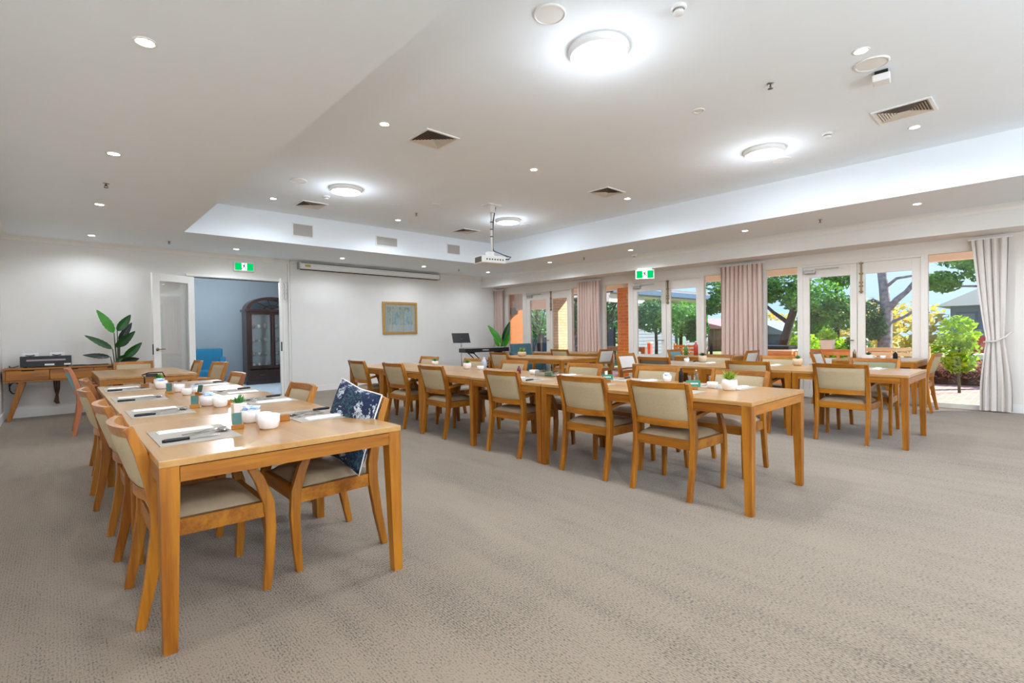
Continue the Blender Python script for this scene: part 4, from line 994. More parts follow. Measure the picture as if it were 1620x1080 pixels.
# ------------------------------------------------------------------ large plants
def big_leaf(b, base, tip, width, nrm, fold=.25, mi=0):
    base, tip, nrm = Vector(base), Vector(tip), Vector(nrm).normalized(); L = (tip-base).length; d = (tip-base)/L
    s = d.cross(nrm).normalized(); n2 = s.cross(d); b.mi = mi
    def f(u, v):
        w = width*math.sin(pi*min(1, u**.75))**.8 if 0 < u < 1 else 0; q = (v-.5)*2
        return base+d*(u*L)+s*(q*w/2)+n2*(abs(q)*w*fold*.5-.12*L*(u-.5)**2+.01*math.sin(u*40+v*3)*abs(q))
    b.sheet(f, 14, 6)
def bird_plant(name, label, x, y, leaves, pot_r=.16, pot_h=.32, potm='potwhite', rz=0):
    t = thing(name, label, 'plant', (x, y, 0), rz)
    b = MB(); b.lathe([(0, 0), (pot_r*.8, 0), (pot_r, pot_h), (pot_r*.92, pot_h), (pot_r*.9, pot_h-.03), (0, pot_h-.03)], seg=24); b.build('pot', M[potm], t)
    for (bx, bz, tx, tz, w, ty, m) in leaves:
        b = MB(); by = ty*.5
        big_leaf(b, (bx, by, bz), (tx, ty, tz), w, (0.25, -1, .15)); b.build('leaf', M[m], t, recalc=False)
        b = MB(); b.tube([(bx*.15, 0, pot_h-.04), (bx*.45, by*.3, pot_h+(bz-pot_h)*.4), (bx*.8, by*.7, pot_h+(bz-pot_h)*.8), (bx, by, bz)], [.011, .009, .008, .006], 6); b.build('stem', M['stem'], t)
    return t
# leaf list: base x,z, tip x,z, width, y offset, material   (plant stands at x=.72,y=10.5)
bird_plant('bird_of_paradise_plant', 'tall leafy green plant beside the open glass door, far left', .735, 10.45,
    [(-.045, 1.31, -.26, 1.69, .14, -.05, 'leafb'), (.0, 1.34, .19, 1.62, .13, .06, 'leaf'), (.02, 1.18, .21, 1.49, .11, .12, 'leafd'), (-.03, 1.07, .23, 1.34, .13, -.1, 'leaf'),
     (-.07, 1.05, -.42, 1.28, .10, -.08, 'leaf'), (-.10, .92, -.45, .965, .085, -.1, 'leafd'), (.07, .88, .32, 1.15, .13, -.06, 'leaf'), (.03, 1.08, .20, 1.30, .11, .1, 'leaf'),
     (.02, .82, .27, .88, .12, -.15, 'leafd'), (-.02, .86, .18, .93, .1, .02, 'leaf')])
bird_plant('bird_of_paradise_plant', 'bright green bird of paradise plant behind the keyboard', 9.02, 10.3,
    [(.02, .95, -.36, 1.46, .17, -.05, 'leafb'), (.05, 1.0, .26, 1.55, .18, .0, 'leaf'), (.1, .85, .24, 1.25, .12, -.1, 'leafb'), (-.05, .85, -.2, 1.1, .1, -.1, 'leafb'), (.0, .8, .12, 1.15, .1, .1, 'leafb')], rz=math.radians(-40))

# ------------------------------------------------------------------ keyboard, stands, armchairs
t = thing('electronic_keyboard', 'black electronic keyboard on crossed stand in far right corner', 'keyboard', (7.98, 9.75, .76), math.radians(-3))
b = MB(); b.box(-.68, .68, -.15, .15, 0, .10, .008); b.build('keyboard_case', M['black'], t)
b = MB(); b.box(-.62, .62, .0, .14, .10, .112); b.build('white_keys', M['ceramic'], t)
b = MB()
for k in range(40): b.box(-.61+k*.0308, -.598+k*.0308, .0, .08, .112, .118)
b.build('black_keys', M['black'], t)
cu_ = bpy.data.curves.new('brand_lettering', 'FONT'); cu_.body = 'YAMAHA'; cu_.size = .05; cu_.extrude = .001; cu_.align_x = 'CENTER'
to_ = bpy.data.objects.new('lettering_source', cu_); me_ = bpy.data.meshes.new_from_object(to_); bpy.data.objects.remove(to_); me_.materials.clear(); me_.materials.append(M['napkin']); o = bpy.data.objects.new('brand_lettering', me_); COL.objects.link(o); o.parent = t; o.location = (-.08, -.152, .035); o.rotation_euler = (pi/2, 0, 0)
t = thing('keyboard_stand', 'black crossed metal stand under the electronic keyboard', 'stand', (7.98, 9.75, 0), math.radians(-3))
for yy in (-.12, .12):
    b = MB(); b.tube([(-.42, yy, .74), (.42, yy, .02)], .014); b.tube([(.42, yy*.8, .74), (-.42, yy*.8, .02)], .014); b.build('crossed_tube', M['blackmetal'], t)
b = MB(); b.tube([(-.42, -.15, .745), (-.42, .15, .745)], .015); b.tube([(.42, -.15, .745), (.42, .15, .745)], .015); b.tube([(-.42, -.2, .02), (-.42, .2, .02)], .015); b.tube([(.42, -.2, .02), (.42, .2, .02)], .015); b.build('cross_bar', M['blackmetal'], t)
t = thing('keyboard_bench', 'padded black bench below the electronic keyboard', 'bench', (8.1, 9.35, 0))
b = MB(); b.box(-.25, .25, -.15, .15, .44, .5, .015); b.build('seat', M['black'], t)
for s in (-1, 1):
    b = MB(); b.tube([(s*.2, -.13, .44), (-s*.2, -.13, .01)], .012); b.tube([(s*.2, .13, .44), (-s*.2, .13, .01)], .012); b.build('leg', M['chrome'], t)
t = thing('music_stand', 'music stand with tilted black desk by the back wall', 'music stand', (7.42, 9.95, 0), math.radians(-5))
b = MB(); b.box(-.25, .25, -.004, .004, 0, .25, .002); b.box(-.25, .25, -.03, .004, -.004, .004); b.xf(Matrix.Translation((0, 0, 1.0)) @ Matrix.Rotation(-.3, 4, 'X')); b.build('music_desk', M['black'], t)
b = MB(); b.tube([(0, .03, .2), (0, .03, 1.08)], .011, 10); b.build('pole', M['chrome'], t)
b = MB(); b.lathe([(.02, .9), (.02, .95)], (0, .03, 0), seg=10); b.tube([(-.035, .02, 1.11), (0, .02, 1.08), (.035, .02, 1.11)], .008, 6); b.build('clamp', M['chrome'], t)
for k in range(3):
    a = k*2.094+.5; b = MB(); b.tube([(0, .03, .3), (math.cos(a)*.28, .03+math.sin(a)*.28, .01)], .008, 6); b.build('leg', M['chrome'], t)
def armchair(x, y, rz, m, label, W=.36):
    t = thing('armchair', label, 'armchair', (x, y, 0), rz)
    b = MB(); b.box(-W+.1, W-.1, -.26, .30, .20, .44, .04); b.build('seat', m, t)
    b = MB(); b.hexa([(-W+.06, -.36, .2), (W-.06, -.36, .2), (W-.06, -.22, .2), (-W+.06, -.22, .2), (-W+.04, -.44, .94), (W-.04, -.44, .94), (W-.06, -.32, .94), (-W+.06, -.32, .94)], .03); b.build('backrest', m, t)
    for s in (-1, 1):
        b = MB(); b.hexa([(s*(W-.11), -.34, .18), (s*W, -.34, .18), (s*W, .30, .18), (s*(W-.11), .30, .18), (s*(W-.11), -.36, .74), (s*(W+.02), -.36, .74), (s*W, .27, .58), (s*(W-.11), .27, .58)], .03); b.build('armrest', m, t)
        for yy in (-.3, .25):
            b = MB(); b.sweep([(s*(W-.07), yy, .2), (s*(W-.05), yy*1.05, 0)], [(.045, .045), (.03, .03)]); b.build('leg', M['redlac'], t)
    return t
armchair(2.66, 13.75, math.radians(180-12), M['teal'], 'bright teal fabric armchair in the blue room through doorway')
armchair(9.15, 9.35, math.radians(170), M['tealgrey'], 'grey teal armchair near the orange brick window')

# china cabinet in the lounge
t = thing('china_cabinet', 'dark red wood china cabinet with arched glazed top in blue room', 'cabinet', (4.16, 14.02, 0))
H = 1.86; wd = .62
b = MB(); b.box(-wd-.03, wd+.03, -.24, .22, 0, .10, .004); b.box(-wd, wd, -.21, .21, .10, .36); b.build('cabinet_base', M['redlac'], t)
b = MB(); b.box(-wd, wd, .19, .21, .36, H); b.box(-wd, -wd+.07, -.2, .2, .36, H); b.box(wd-.07, wd, -.2, .2, .36, H); b.box(-wd-.04, wd+.04, -.24, .21, H, H+.06, .004); b.build('carcass', M['redlac'], t)
b = MB(); arc = [(math.cos(a*pi/16)*(wd-.0), math.sin(a*pi/16)*.33+H+.06) for a in range(17)]; arci = [(math.cos(a*pi/16)*(wd-.09), math.sin(a*pi/16)*.25+H+.07) for a in range(17)]
for k in range(16): b.prism([arc[k], arc[k+1], arci[k+1], arci[k]], 'y', -.22, .18)
for a in (4, 6.5, 9.5, 12): b.box(0, 0.001, -.2, -.19, H+.06, H+.061); b.sweep([(0, -.19, H+.07), (arci[int(a)][0], -.19, arci[int(a)][1])], (.018, .018))
ar2 = [(math.cos(a*pi/8)*.2, math.sin(a*pi/8)*.1+H+.07) for a in range(9)]
b.tube([(p[0], -.19, p[1]) for p in ar2], .012, 6); b.build('arched_top', M['redlac'], t)
for s in (-1, 1):
    b = MB(); x0, x1 = (-wd+.07, -.005) if s < 0 else (.005, wd-.07)
    b.box(x0, x0+.055, -.215, -.19, .40, H); b.box(x1-.055, x1, -.215, -.19, .40, H); b.box(x0+.055, x1-.055, -.215, -.19, .40, .48); b.box(x0+.055, x1-.055, -.215, -.19, H-.07, H); d = b.build('door', M['redlac'], t)
    b = MB(); b.box(x0+.055, x1-.055, -.204, -.2, .48, H-.07); b.build('pane', M['clear'], d)
    b = MB(); b.box(x0+.03, x1-.03, -.225, -.21, .15, .33, .003); d = b.build('drawer', M['redlac'], t)
    b = MB(); b.tube([((x0+x1)/2-.05, -.225, .25), ((x0+x1)/2-.04, -.245, .235), ((x0+x1)/2+.04, -.245, .235), ((x0+x1)/2+.05, -.225, .25)], .006, 6); b.build('handle', M['brass'], d)
for z in (.72, 1.07, 1.42):
    b = MB(); b.box(-wd+.07, wd-.07, -.17, .19, z, z+.01); b.build('shelf', M['clear'], t)
b = MB(); b.box(-wd+.07, wd-.07, .18, .188, .4, H); b.build('mirror_back', mat('pale_mirror', (190, 205, 215), .15, .6), t)
k = 0
for z in (.41, .73, 1.08, 1.43):
    for x in (-.42, -.28, -.12, .14, .30, .44):
        k += 1; sh_ = {.41: 'bottom', .73: 'second', 1.08: 'third', 1.43: 'top'}[z]; ps_ = {-.42: 'leftmost', -.28: 'left of centre', -.12: 'beside left door edge', .14: 'behind right door edge', .30: 'right of centre', .44: 'rightmost'}[x]; rr = random.uniform(.03, .055); hh = random.uniform(.06, .14)
        o = MB().lathe([(0, 0), (rr*.6, 0), (rr, hh*.5), (rr*.8, hh), (0, hh*.9)], seg=12).build('ornament', M['ceramic'] if k % 3 else M['grille']); o.location = (4.16+x, 14.0, z+.002)
        tag(o, 'small pale ornament on %s shelf of china cabinet, %s' % (sh_, ps_), 'ornament', 'ornaments in the china cabinet')

# ------------------------------------------------------------------ curtains
def curtain(name, u0, u1, label, m, n=None, tie=None, z0=.02, z1=2.46, xo=-.13):
    t = thing(name, label, 'curtain'); t.matrix_world = WM()
    N = int((u1-u0)/.012)*1; folds = (u1-u0)/.085
    cuts = 26
    def f(u, v):
        z = z0+(z1-z0)*v; a, c = u0, u1; amp = .032
        if tie:
            tz, a1, c1, a2, c2 = tie       # z of tie, narrowed limits there, limits at bottom
            if z > tz:
                k = (z-tz)/(z1-tz); k2 = k**.55; a = a1+(u0-a1)*k2; c = c1+(u1-c1)*k**.8
            else:
                k = (tz-z)/(tz-z0); k2 = min(1, k*1.5)**.7; a = a1+(a2-a1)*k2; c = c1+(c2-c1)*k2
        y = a+(c-a)*u
        ph = u*folds*2*pi
        return Vector((xo+amp*math.sin(ph+.6*math.sin(z*1.3+u*5))+.008*math.sin(ph*2.3+z*2), y+.012*math.cos(ph), z))
    b = MB(); b.sheet(f, int(folds*12), cuts); b.build('curtain_fabric', m, t, recalc=False)
    b = MB(); b.box(xo-.012, xo+.012, u0-.03, u1+.03, z1, z1+.02); b.build('curtain_track', M['trim'], t)
    if tie:
        b = MB(); b.tube([(xo-.07, tie[2]+.03, tie[0]-.02), (xo-.065, (tie[1]+tie[2])/2, tie[0]-.01), (xo-.05, tie[1]-.01, tie[0]+.05), (xo+.05, tie[1]-.06, tie[0]+.11), (-.005, tie[1]-.07, tie[0]+.12)], .012, 8); b.build('tieback', m, t)
    return t
curtain('curtain', 10.74, 11.1, 'narrow greyish curtain in the far corner beside back wall', M['fabric_curtain'])
curtain('curtain', 7.34, 8.04, 'pinkish grey curtain between the far and middle window doors', M['fabric_curtain'])
curtain('curtain', 3.66, 4.46, 'pinkish grey curtain between middle and near window doors', M['fabric_curtain'])
curtain('curtain', .42, .82, 'pale curtain tied back at right end of the windows', M['curtain_pale'], tie=(1.02, .475, .66, .38, .73))

# ------------------------------------------------------------------ outdoors
GZ = -.10
b = MB(); b.box(9.9, 15.4, -9, 18, GZ-.1, GZ); struct(b.build('paving', M['paving']))
b = MB(); b.box(-6, 9.9, -14, Y0-.2, GZ-.1, GZ); struct(b.build('bounce_terrace', mat('pale_concrete', (222, 218, 210), .9, noise=.05, scale=2)))  # unseen pale ground added to bounce sunlight in through the front window
b = MB(); b.box(15.4, 90, -60, 90, GZ-.2, GZ-.03); b.box(9.9, 15.4, 18, 90, GZ-.2, GZ-.03); b.box(9.9, 15.4, -60, -9, GZ-.2, GZ-.03); struct(b.build('ground', M['grass']))
b = MB(); b.box(10.07, 12.1, -6, 13.2, 2.56, 2.75); b.box(11.9, 12.35, 11.2, 13.2, 2.34, 2.56); b.box(11.9, 12.1, -6, 10.9, 2.43, 2.56)
for y in (-4, -2, 0, 2.9, 6.4, 8.9): b.box(10.07, 11.9, y, y+.09, 2.48, 2.56)
struct(b.build('verandah_roof', M['soffit']))
b = MB(); b.box(12.1, 12.22, -6, 11, 2.5, 2.66, .02); struct(b.build('verandah_gutter', M['gutter']))
b = MB(); b.box(11.85, 12.1, 10.95, 13.0, 2.02, 2.3); b.box(11.83, 11.85, 10.95, 13, 2.2, 2.34); struct(b.build('verandah_beam', M['soffit']))
def bcol(x0, x1, y0, y1, z1, m, label, name='brick_column'):
    t = thing(name, label, 'column', ((x0+x1)/2, (y0+y1)/2, GZ))
    a, c = (x1-x0)/2, (y1-y0)/2
    # two meshes: brick courses wrap the shaft
    b = MB(); b.box(-a, a, -c, c, 0, z1-GZ); b.build('shaft', m, t)
    b = MB(); b.box(-a-.015, a+.015, -c-.015, c+.015, 0, .12); b.build('plinth', m, t)
M['brickpale_y'] = brick('pale_brick_side', (226, 202, 160), (208, 180, 138), (170, 150, 125), 4.2, .95, .32, rot=(pi/2, 0, pi/2))
def brick_box(name='brick_wrap', c1=(226, 202, 160), c2=(206, 178, 136), mo=(176, 156, 130)):
    m = bpy.data.materials.new(name); m.use_nodes = True; n = m.node_tree; b = n.nodes['Principled BSDF']
    t = n.nodes.new('ShaderNodeTexCoord'); s = n.nodes.new('ShaderNodeSeparateXYZ'); ad = n.nodes.new('ShaderNodeMath'); ad.operation = 'ADD'; cb = n.nodes.new('ShaderNodeCombineXYZ')
    n.links.new(t.outputs['Object'], s.inputs[0]); n.links.new(s.outputs['X'], ad.inputs[0]); n.links.new(s.outputs['Y'], ad.inputs[1]); n.links.new(ad.outputs[0], cb.inputs[0]); n.links.new(s.outputs['Z'], cb.inputs[1])
    br = n.nodes.new('ShaderNodeTexBrick'); br.inputs['Color1'].default_value = lin(*c1); br.inputs['Color2'].default_value = lin(*c2); br.inputs['Mortar'].default_value = lin(*mo)
    br.inputs['Scale'].default_value = 1; br.inputs['Brick Width'].default_value = .24; br.inputs['Row Height'].default_value = .086; br.inputs['Mortar Size'].default_value = .008
    n.links.new(cb.outputs[0], br.inputs['Vector']); n.links.new(br.outputs['Color'], b.inputs['Base Color']); b.inputs['Roughness'].default_value = .85
    return m
BP = brick_box(c1=(204, 182, 146), c2=(184, 160, 124), mo=(150, 132, 110)); BO = brick_box('orange_brick_wrap', (214, 128, 48), (194, 108, 36), (216, 158, 92))
bcol(11.5, 11.95, 10.42, 10.92, 2.56, BP, 'pale brick column outside the farthest window doors')
bcol(11.55, 11.98, 7.86, 8.24, 2.43, BO, 'orange brick column outside, right of the second curtain')
bcol(11.6, 12.0, -2.2, -1.8, 2.43, BP, 'pale brick column outside, beyond the right wall')
b = MB(); b.box(9.85, 12.35, 12.85, 13.05, GZ, 2.56); struct(b.build('brick_wing_wall', BO))
t = thing('wall_lantern', 'dark box lantern on the orange brick wing wall', 'lantern', (11.78, 12.84, 1.98))
b = MB(); b.box(-.16, .16, -.12, 0, -.1, .12, .01); b.build('lantern_body', M['ventd'], t)
# neighbouring wing
t = thing('neighbouring_wing', 'brick and weatherboard garden wing with blue grey gutter', 'building', (17.0, 11.4, GZ))
b = MB(); b.box(-.15, .35, 0, .3, 0, 2.65); b.build('brick_wall', BP, t)
b = MB(); b.box(.35, 7, .3, .6, 0, 2.4)
for k in range(16): b.box(.36, 7, .285, .3, .06+k*.145, .09+k*.145)
b.build('weatherboard_wall', M['siding'], t)
b = MB(); b.box(-2.3, 8, -.75, -.6, 2.72, 2.95, .02); b.build('gutter', M['gutter'], t)
b = MB(); b.box(-2.3, 8, -.6, 2.3, 2.66, 2.74); b.box(-2.3, 0, -.55, -.35, 2.42, 2.66); b.build('eave', M['soffit'], t)
b = MB(); b.prism([(-.7, 2.75), (-.7, 2.96), (.9, 3.3), (2.4, 2.75)], 'x', -2.3, 8); b.build('roof', M['rooftile'], t)
b = MB(); b.box(3.2, 3.32, .18, .285, 0, 2.6); b.build('downpipe', M['fence'], t)
b = MB(); b.box(3.9, 4.5, .2, .3, 0, 2.2); b.build('side_door', mat('green_door', (110, 150, 120), .5), t)
# fence
t = thing('garden_fence', 'dark charcoal paling fence far beyond the left windows', 'fence', (20.5, 19, GZ), math.radians(78))
b = MB(); b.box(-5, 9, 0, .03, 0, 1.45)
for k in range(70): b.box(-5+k*.2, -4.85+k*.2, -.02, 0, 0, 1.45)
b.build('palings', M['fence'], t); 
for k in range(6):
    b = MB(); b.box(-5+k*2.8-.06, -5+k*2.8+.06, -.06, .06, 0, 1.55); b.build('post', M['fence'], t)
# foliage
def foliage_mesh(b, clusters, n, size, flat=.6):
    for i in range(n):
        c, r = random.choice(clusters)
        while True:
            p = Vector((random.uniform(-1, 1), random.uniform(-1, 1), random.uniform(-1, 1)))
            if .25 < p.length < 1: break
        q = Vector((c[0]+p.x*r[0], c[1]+p.y*r[1], c[2]+p.z*r[2]))
        a = Vector((random.gauss(0, 1), random.gauss(0, 1), random.gauss(0, flat))).normalized(); d = a.cross(Vector((random.gauss(0, 1), random.gauss(0, 1), random.gauss(0, 1)))).normalized()
        s = size*random.uniform(.6, 1.3)
        b.face([q-a*s, q+d*s*.45, q+a*s, q-d*s*.45])
def tree(x, y, label, trunk, clusters, n, size, lm, bm='bark', name='tree', cat='tree', z=GZ, group=None):
    t = thing(name, label, cat, (x, y, z), 0, group)
    for k, (pts, rs) in enumerate(trunk):
        b = MB(); b.tube(pts, rs, 8); b.build('trunk' if k == 0 else 'branch', M[bm], t)
    if clusters:
        b = MB(); foliage_mesh(b, clusters, n, size); b.build('foliage', M[lm], t, recalc=False)
    return t
GT = 'garden trees beyond the windows'
# two standard trees with ball crowns
tree(16, 9.75, 'round ball crowned tree before the weatherboard wing, left one', [([(0, 0, 0), (.03, 0, .8), (0, 0, 1.5)], [.07, .055, .05])], [((0, 0, 1.85), (.85, .85, .62))], 2400, .065, 'lf3', 'barkd', group=GT)
tree(15.6, 8.55, 'round ball crowned tree before the weatherboard wing, right one', [([(0, 0, 0), (-.02, 0, .8), (0, 0, 1.4)], [.075, .06, .055])], [((0, 0, 1.72), (.8, .85, .6)), ((.1, -.5, 1.4), (.4, .4, .5))], 3200, .07, 'lf1', 'barkd', group=GT)
# bare / leafy trees left
def branches(n, z0, z1, sp, r=.03):
    out = []
    for i in range(n):
        a = random.uniform(0, 2*pi); z = random.uniform(z0, z0+(z1-z0)*.5); L = random.uniform(.5, 1)*sp
        p = (math.cos(a), math.sin(a)); out.append(([(0, 0, z), (p[0]*L*.3, p[1]*L*.3, z+L*.35), (p[0]*L*.6, p[1]*L*.6, z+L*.9), (p[0]*L*.85, p[1]*L*.85, z+L*1.5)], [r, r*.7, r*.45, r*.2]))
    return out
tree(16.5, 16.2, 'bare branching tree outside the farthest doors', [([(0, 0, 0), (.1, 0, 1.2), (0, .1, 2.4), (.2, 0, 3.8)], [.14, .11, .08, .04])]+branches(10, .9, 3, 1.3, .05), [((-.2, 0, 2.1), (.9, .9, .9)), ((.3, .5, 1.6), (.8, .8, .6))], 900, .09, 'lf1', 'barkd', group=GT)
tree(15.2, 12.9, 'slender tree outside, right of pale brick column', [([(0, 0, 0), (.0, .1, 1.2), (.1, 0, 2.6)], [.1, .08, .05])]+branches(9, .7, 3, 1.1, .04), [((0, 0, 2.2), (.5, .7, 1.0))], 1000, .08, 'lf3', 'bark', group=GT)
tree(17.5, 13.2, 'bare branched tree outside, left of orange brick column', [([(0, 0, 0), (.05, 0, 1.3), (0, .1, 3.0)], [.11, .08, .04])]+branches(14, .8, 3, 1.3, .04), [((0, 0, 2.2), (1, 1, .9))], 700, .08, 'lf1', 'bark', group=GT)
# mid trees
tree(18, 8.2, 'overhanging leafy tree outside, left of the middle curtain', [([(1.2, -1, 0), (.9, -.8, 2.5), (.3, -.3, 4)], [.16, .12, .08])]+branches(4, 3, 4.5, 1.4, .05), [((-.1, .0, 3.3), (1.0, .9, .7)), ((.1, -.1, 2.75), (.7, .6, .5)), ((-.3, .3, 2.2), (.4, .5, .3))], 1700, .09, 'lf1', 'bark', group=GT)
tree(16, 5.45, 'leaning dark trunk tree outside, right of the middle curtain', [([(-.1, .15, 0), (.0, 0, .9), (.15, -.1, 1.5), (.1, -.3, 2.1), (.3, -.5, 3)], [.17, .14, .12, .10, .05]), ([(.15, -.1, 1.5), (0, .3, 1.85), (-.1, .7, 2.3)], [.07, .05, .03])], [((.1, .1, 3.1), (.9, .9, .65)), ((.2, -.3, 2.3), (.6, .5, .45)), ((0, .5, 2.5), (.5, .45, .4))], 3000, .075, 'lf1', 'barkd', group=GT)
tree(19, 5.6, 'bright lime green shrub tree beyond the barbecue', [([(0, 0, 0), (0, 0, 1)], [.08, .06])], [((0, 0, 1.0), (.9, .75, .8)), ((.2, -.2, 1.7), (.5, .4, .4))], 2400, .09, 'lf2', 'barkd', group=GT)
tree(15.5, 4.3, 'dense green tree with straight red brown trunk before near doors', [([(0, -.35, 0), (0, -.35, 1), (.02, -.33, 2.4)], [.075, .065, .04])], [((0, .1, 2.15), (.8, .65, .55)), ((0, -.4, 1.75), (.6, .5, .5)), ((.2, .35, 1.5), (.4, .35, .5))], 3300, .07, 'lf1', 'barkd', group=GT)
tree(17.5, 4.9, 'airy high canopy tree behind the near window doors', [([(1, .8, 0), (.9, .6, 3), (.3, .2, 4.2)], [.13, .1, .05])]+branches(3, 3, 4.2, 1.5, .04), [((-.1, 0, 3.6), (1.3, 1.2, .7)), ((0, -.5, 3.0), (.5, .5, .5))], 1500, .09, 'lf1', 'bark', group=GT)
tree(14.4, 3.85, 'low lime shrub along the timber balustrade', [([(0, 0, 0), (0, 0, .6)], [.04, .03])], [((0, 0, .75), (.4, .45, .42))], 1300, .06, 'lf2', 'barkd', 'shrub', 'shrub', group=None)
tree(14.6, 3.3, 'dark green shrub along the timber balustrade', [([(0, 0, 0), (0, 0, .6)], [.04, .03])], [((0, 0, .65), (.4, .35, .5))], 1300, .06, 'lf3', 'barkd', 'shrub', 'shrub', group=None)
# big grey trunk
tree(16, 3.0, 'large grey trunked tree with bare limbs outside right door', [([(0, .02, 0), (0, 0, .9), (.0, -.04, 1.7), (0, .02, 2.4), (.0, .1, 3.2), (0, .15, 4.5)], [.19, .16, .13, .11, .10, .07]), ([(0, -.04, 1.75), (0, -.25, 2.05), (.05, -.45, 2.25), (.1, -.75, 2.7)], [.09, .075, .06, .05]), ([(0, .02, 2.35), (0, -.25, 2.6), (.1, -.6, 2.65), (.1, -.9, 2.6)], [.045, .035, .03, .02]), ([(0, 0, 1.4), (0, -.4, 1.6), (0, -.6, 1.75), (.1, -.9, 1.7)], [.05, .035, .03, .02]), ([(0, 0, 1.9), (0, .25, 2.1), (0, .5, 1.95)], [.04, .03, .02])],
     [((-.1, .35, 1.62), (.3, .42, .45)), ((-.1, .2, 1.3), (.25, .3, .3))], 2400, .05, 'lf3', 'bark', group=GT)
tree(14.8, .5, 'leafy branches tree across the right hand fixed window', [([(1.5, -1, 0), (1.2, -.9, 2), (.8, -.5, 3.2), (.1, .6, 3.6)], [.14, .11, .07, .03]), ([(1.0, -.7, 2.6), (.4, .3, 2.9), (.0, 1.2, 2.75)], [.05, .035, .02]), ([(.9, -.6, 2.2), (.3, .4, 2.2), (0, 1.2, 2.25)], [.04, .03, .015])],
     [((0, .9, 2.95), (.5, .5, .35)), ((0, 1.2, 2.35), (.4, .35, .25)), ((.1, .5, 2.6), (.5, .5, .3)), ((0, .8, 3.4), (.6, .8, .3))], 2300, .065, 'lf1', 'bark', group=GT)
tree(13.3, 1.28, 'bright yellow green shrub before the red car', [([(0, 0, 0), (.0, .02, .5), (.05, 0, 1.0)], [.025, .02, .015]), ([(0, 0, .4), (.0, -.2, .8)], [.015, .01]), ([(0, 0, .3), (0, .2, .75)], [.015, .01])], [((0, .02, 1.2), (.25, .34, .36)), ((0, .08, .85), (.25, .42, .28)), ((0, .0, .6), (.2, .25, .2))], 1300, .06, 'lf2', 'stem', 'shrub', 'shrub')
tree(26, 9.4, 'yellow autumn trees in the far distance', [([(0, 0, 0), (0, 0, 1)], [.15, .1])], [((0, 0, 1.2), (2, 2, 1.0)), ((2, -3, 1.6), (2, 2, 1.3)), ((0, -5.4, 1.2), (2, 1.6, 1.2))], 2600, .16, 'lf5', 'barkd', group=GT)
tree(30, 17, 'blue green distant trees beyond the middle window', [([(0, 0, 0), (0, 0, 1)], [.2, .1])], [((0, 0, 1.3), (2.5, 2, 1.2)), ((-1, 3, 1.5), (2, 2, 1.5)), ((3, 8, 2.4), (3, 3, 2)), ((2, 13, 2.4), (3, 3, 2)), ((2, 19, 2.8), (4, 4, 2.4))], 3600, .22, 'lf3', 'barkd', group=GT)
# hedge
t = thing('hedge', 'low reddish autumn hedge beside the paving, right window', 'hedge', (15.3, 1.0, GZ))
b = MB(); foliage_mesh(b, [((0, k*.35-2.6, .27), (.35, .35, .30)) for k in range(12)], 6500, .045); b.build('foliage', M['lf4'], t, recalc=False)
b = MB(); b.box(-.2, .2, -2.8, 1.5, 0, .3); b.build('inner_twigs', M['barkd'], t)
# red car
t = thing('car', 'red car parked beyond the hedge', 'car', (21.5, -.1, GZ), math.radians(88))
prof = [(-2.1, .32), (-2.15, .7), (-1.9, .92), (-1.2, .98), (-.55, 1.42), (.75, 1.45), (1.45, 1.05), (2.0, .98), (2.12, .7), (2.1, .32)]
b = MB(); b.prism(prof, 'y', -.85, .85); b.build('car_body', M['red'], t)
b = MB(); b.prism([(-1.1, 1.0), (-.52, 1.37), (.7, 1.4), (1.3, 1.04)], 'y', -.86, .86); b.build('side_window', M['carglass'], t)
for x in (-1.35, 1.35):
    for y in (-.78, .78):
        b = MB(); b.tube([(x, y-.1, .31), (x, y+.1, .31)], .31, 20); b.build('wheel', M['tyre'], t)
t = thing('car', 'white car partly visible beyond the red hedge', 'car', (17.6, .2, GZ), math.radians(88))
b = MB(); b.prism([(-1.5, .3), (-1.55, .52), (-1.3, .62), (1.2, .62), (1.5, .52), (1.5, .3)], 'y', -.5, .5); b.build('car_body', M['white'], t)
for x in (-1., 1.):
    b = MB(); b.tube([(x, -.52, .25), (x, .52, .25)], .25, 16); b.build('wheel', M['tyre'], t)
# houses
t = thing('house', 'grey rendered house with hipped roof behind the shrub at right', 'building', (24, 1.3, GZ))
b = MB(); b.box(-1, 6, -5, 1.15, 0, 2.05); b.build('wall', M['houseblue'], t)
b = MB(); b.prism([(-5.4, 2.05), (1.5, 2.05), (.2, 2.7), (-5, 2.7)], 'x', -1.5, 6); b.build('roof', M['soffit'], t)
for y in (.72, .0):
    b = MB(); b.box(-1.05, -1, y-.28, y+.28, 1.25, 1.85); w_ = b.build('window', M['gutter'], t); b = MB(); b.box(-1.06, -1.05, y-.2, y+.2, 1.32, 1.78); b.build('pane', M['siding'], w_)
t = thing('house', 'small brown distant house with pink tiled roof', 'building', (34, 17.0, GZ))
b = MB(); b.box(-2, 3, -2.5, 2.5, 0, 1.5); b.build('wall', M['timberg'], t); b = MB(); b.prism([(-3, 1.45), (3, 1.45), (0, 2.2)], 'x', -2.2, 3.2); b.build('roof', mat('pink_tiles', (206, 130, 130), .8, noise=.1), t)
t = thing('house', 'low blue grey shed behind leaning tree', 'building', (21, 7.55, GZ))
b = MB(); b.box(-1, 2, -.7, 1.2, 0, 1.15); b.build('wall', M['gutter'], t); b = MB(); b.prism([(-1, 1.15), (1.4, 1.15), (.2, 1.7)], 'x', -1.2, 2.2); b.build('roof', M['siding'], t)
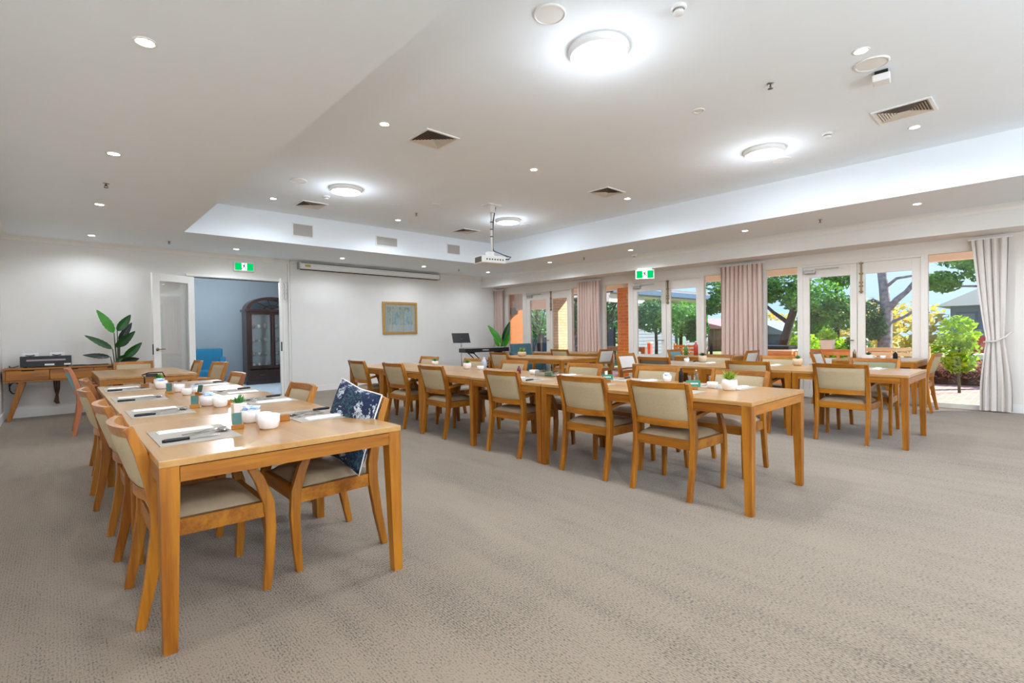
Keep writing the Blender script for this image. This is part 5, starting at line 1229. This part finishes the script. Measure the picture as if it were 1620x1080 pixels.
# balustrade
def balustrade(y0, y1, label, m='timber', x=12.35, h=.78):
    t = thing('balustrade', label, 'balustrade', (x, y0, 0)); L = y1-y0
    b = MB(); b.box(-.05, .05, 0, L, h-.04, h, .004); b.box(-.02, .02, 0, L, h-.13, h-.04); b.box(-.02, .02, 0, L, .05, .12); b.build('rail', M[m], t)
    for k in range(max(2, int(L/.2))):
        b = MB(); yy = .08+k*.2; b.box(-.02, .02, yy-.025, yy+.025, .12, h-.13); b.build('baluster', M[m], t)
    for yy in (0, L):
        b = MB(); b.box(-.045, .045, yy-.045, yy+.045, GZ, h+.0); b.build('post', M[m], t)
balustrade(2.25, 3.72, 'orange timber balustrade outside the near window doors'); balustrade(7.9, 9.4, 'weathered timber balustrade beside the orange brick column', 'timberg')
t = thing('post', 'short red painted post at end of the weathered balustrade', 'post', (12.35, 7.72, GZ))
b = MB(); b.box(-.05, .05, -.05, .05, 0, .98); b.build('post_body', mat('red_post', (200, 96, 86), .6), t); b = MB(); b.box(-.06, .06, -.06, .06, .98, 1.02); b.build('cap', M['soffit'], t)
t = thing('planter', 'square pale planter pot on the orange balustrade', 'planter', (12.35, 3.33, .78))
b = MB(); b.hexa([(-.1, -.1, 0), (.1, -.1, 0), (.1, .1, 0), (-.1, .1, 0), (-.12, -.12, .2), (.12, -.12, .2), (.12, .12, .2), (-.12, .12, .2)], .004); b.build('pot', M['potwhite'], t)
b = MB(); foliage_mesh(b, [((0, 0, .3), (.15, .2, .12))], 260, .04); b.build('leaves', M['lf2'], t, recalc=False)
# barbecue
t = thing('barbecue', 'timber boxed barbecue with dark lid outside', 'barbecue', (11.7, 4.15, GZ))
b = MB(); b.box(-.3, .3, -.42, .42, 0, .86, .006); b.build('timber_box', M['timber'], t); b = MB(); b.box(-.32, .32, -.44, .44, .86, .89); b.build('benchtop', M['soffit'], t)
b = MB(); b.box(-.26, .26, -.36, .36, .89, .97, .03); b.build('lid', M['plastic_dark'], t)
# outdoor bench and items
def bench(x, y, rz, label, L=.8, m='timber'):
    t = thing('garden_bench', label, 'bench', (x, y, GZ), rz)
    b = MB(); b.box(-L/2, L/2, -.2, .2, .42, .46); b.build('seat', M[m], t)
    for k in range(5): b = MB(); b.box(-L/2, L/2, .2, .225, .52+k*.09, .59+k*.09); b.build('back_slat', M[m], t)
    for sx in (-1, 1):
        for yy in (-.18, .21): b = MB(); b.box(sx*(L/2-.03)-.025, sx*(L/2-.03)+.025, yy-.025, yy+.025, 0, .42 if yy < 0 else .98); b.build('leg', M[m], t)
M['palewood'] = wood('pale_outdoor_timber', (232, 206, 170), (206, 174, 136), 'x', .6)
bench(11.35, 2.0, -pi/2, 'pale slatted timber bench just outside the right door', 1.0, 'palewood')
bench(12.0, 6.45, -pi/2, 'orange timber bench outside the middle doors', .9, 'timber')
t = thing('garden_bollard', 'dark ribbed garden bollard light outside right door', 'light', (12.6, 2.72, GZ))
b = MB(); b.lathe([(.05, 0), (.05, .75)], seg=14); b.build('bollard_post', M['fence'], t)
b = MB()
for k in range(5): b.lathe([(.055, .76+k*.055), (.075, .775+k*.055), (.055, .79+k*.055)], seg=14)
b.lathe([(.075, 1.03), (.08, 1.08), (0, 1.1)], seg=14); b.build('louvred_head', M['gutter'], t)
t = thing('potted_plant', 'blue glazed pot with bright green plant outside beside barbecue', 'plant', (13.2, 4.05, GZ))
b = MB(); b.lathe([(0, 0), (.16, 0), (.24, .38), (.2, .5), (.17, .5), (.17, .44), (0, .44)], seg=20); b.build('pot', mat('blue_glaze', (44, 58, 122), .2, coat=.5), t)
b = MB(); foliage_mesh(b, [((0, 0, .85), (.35, .35, .4))], 700, .06); b.build('leaves', M['lf2'], t, recalc=False)
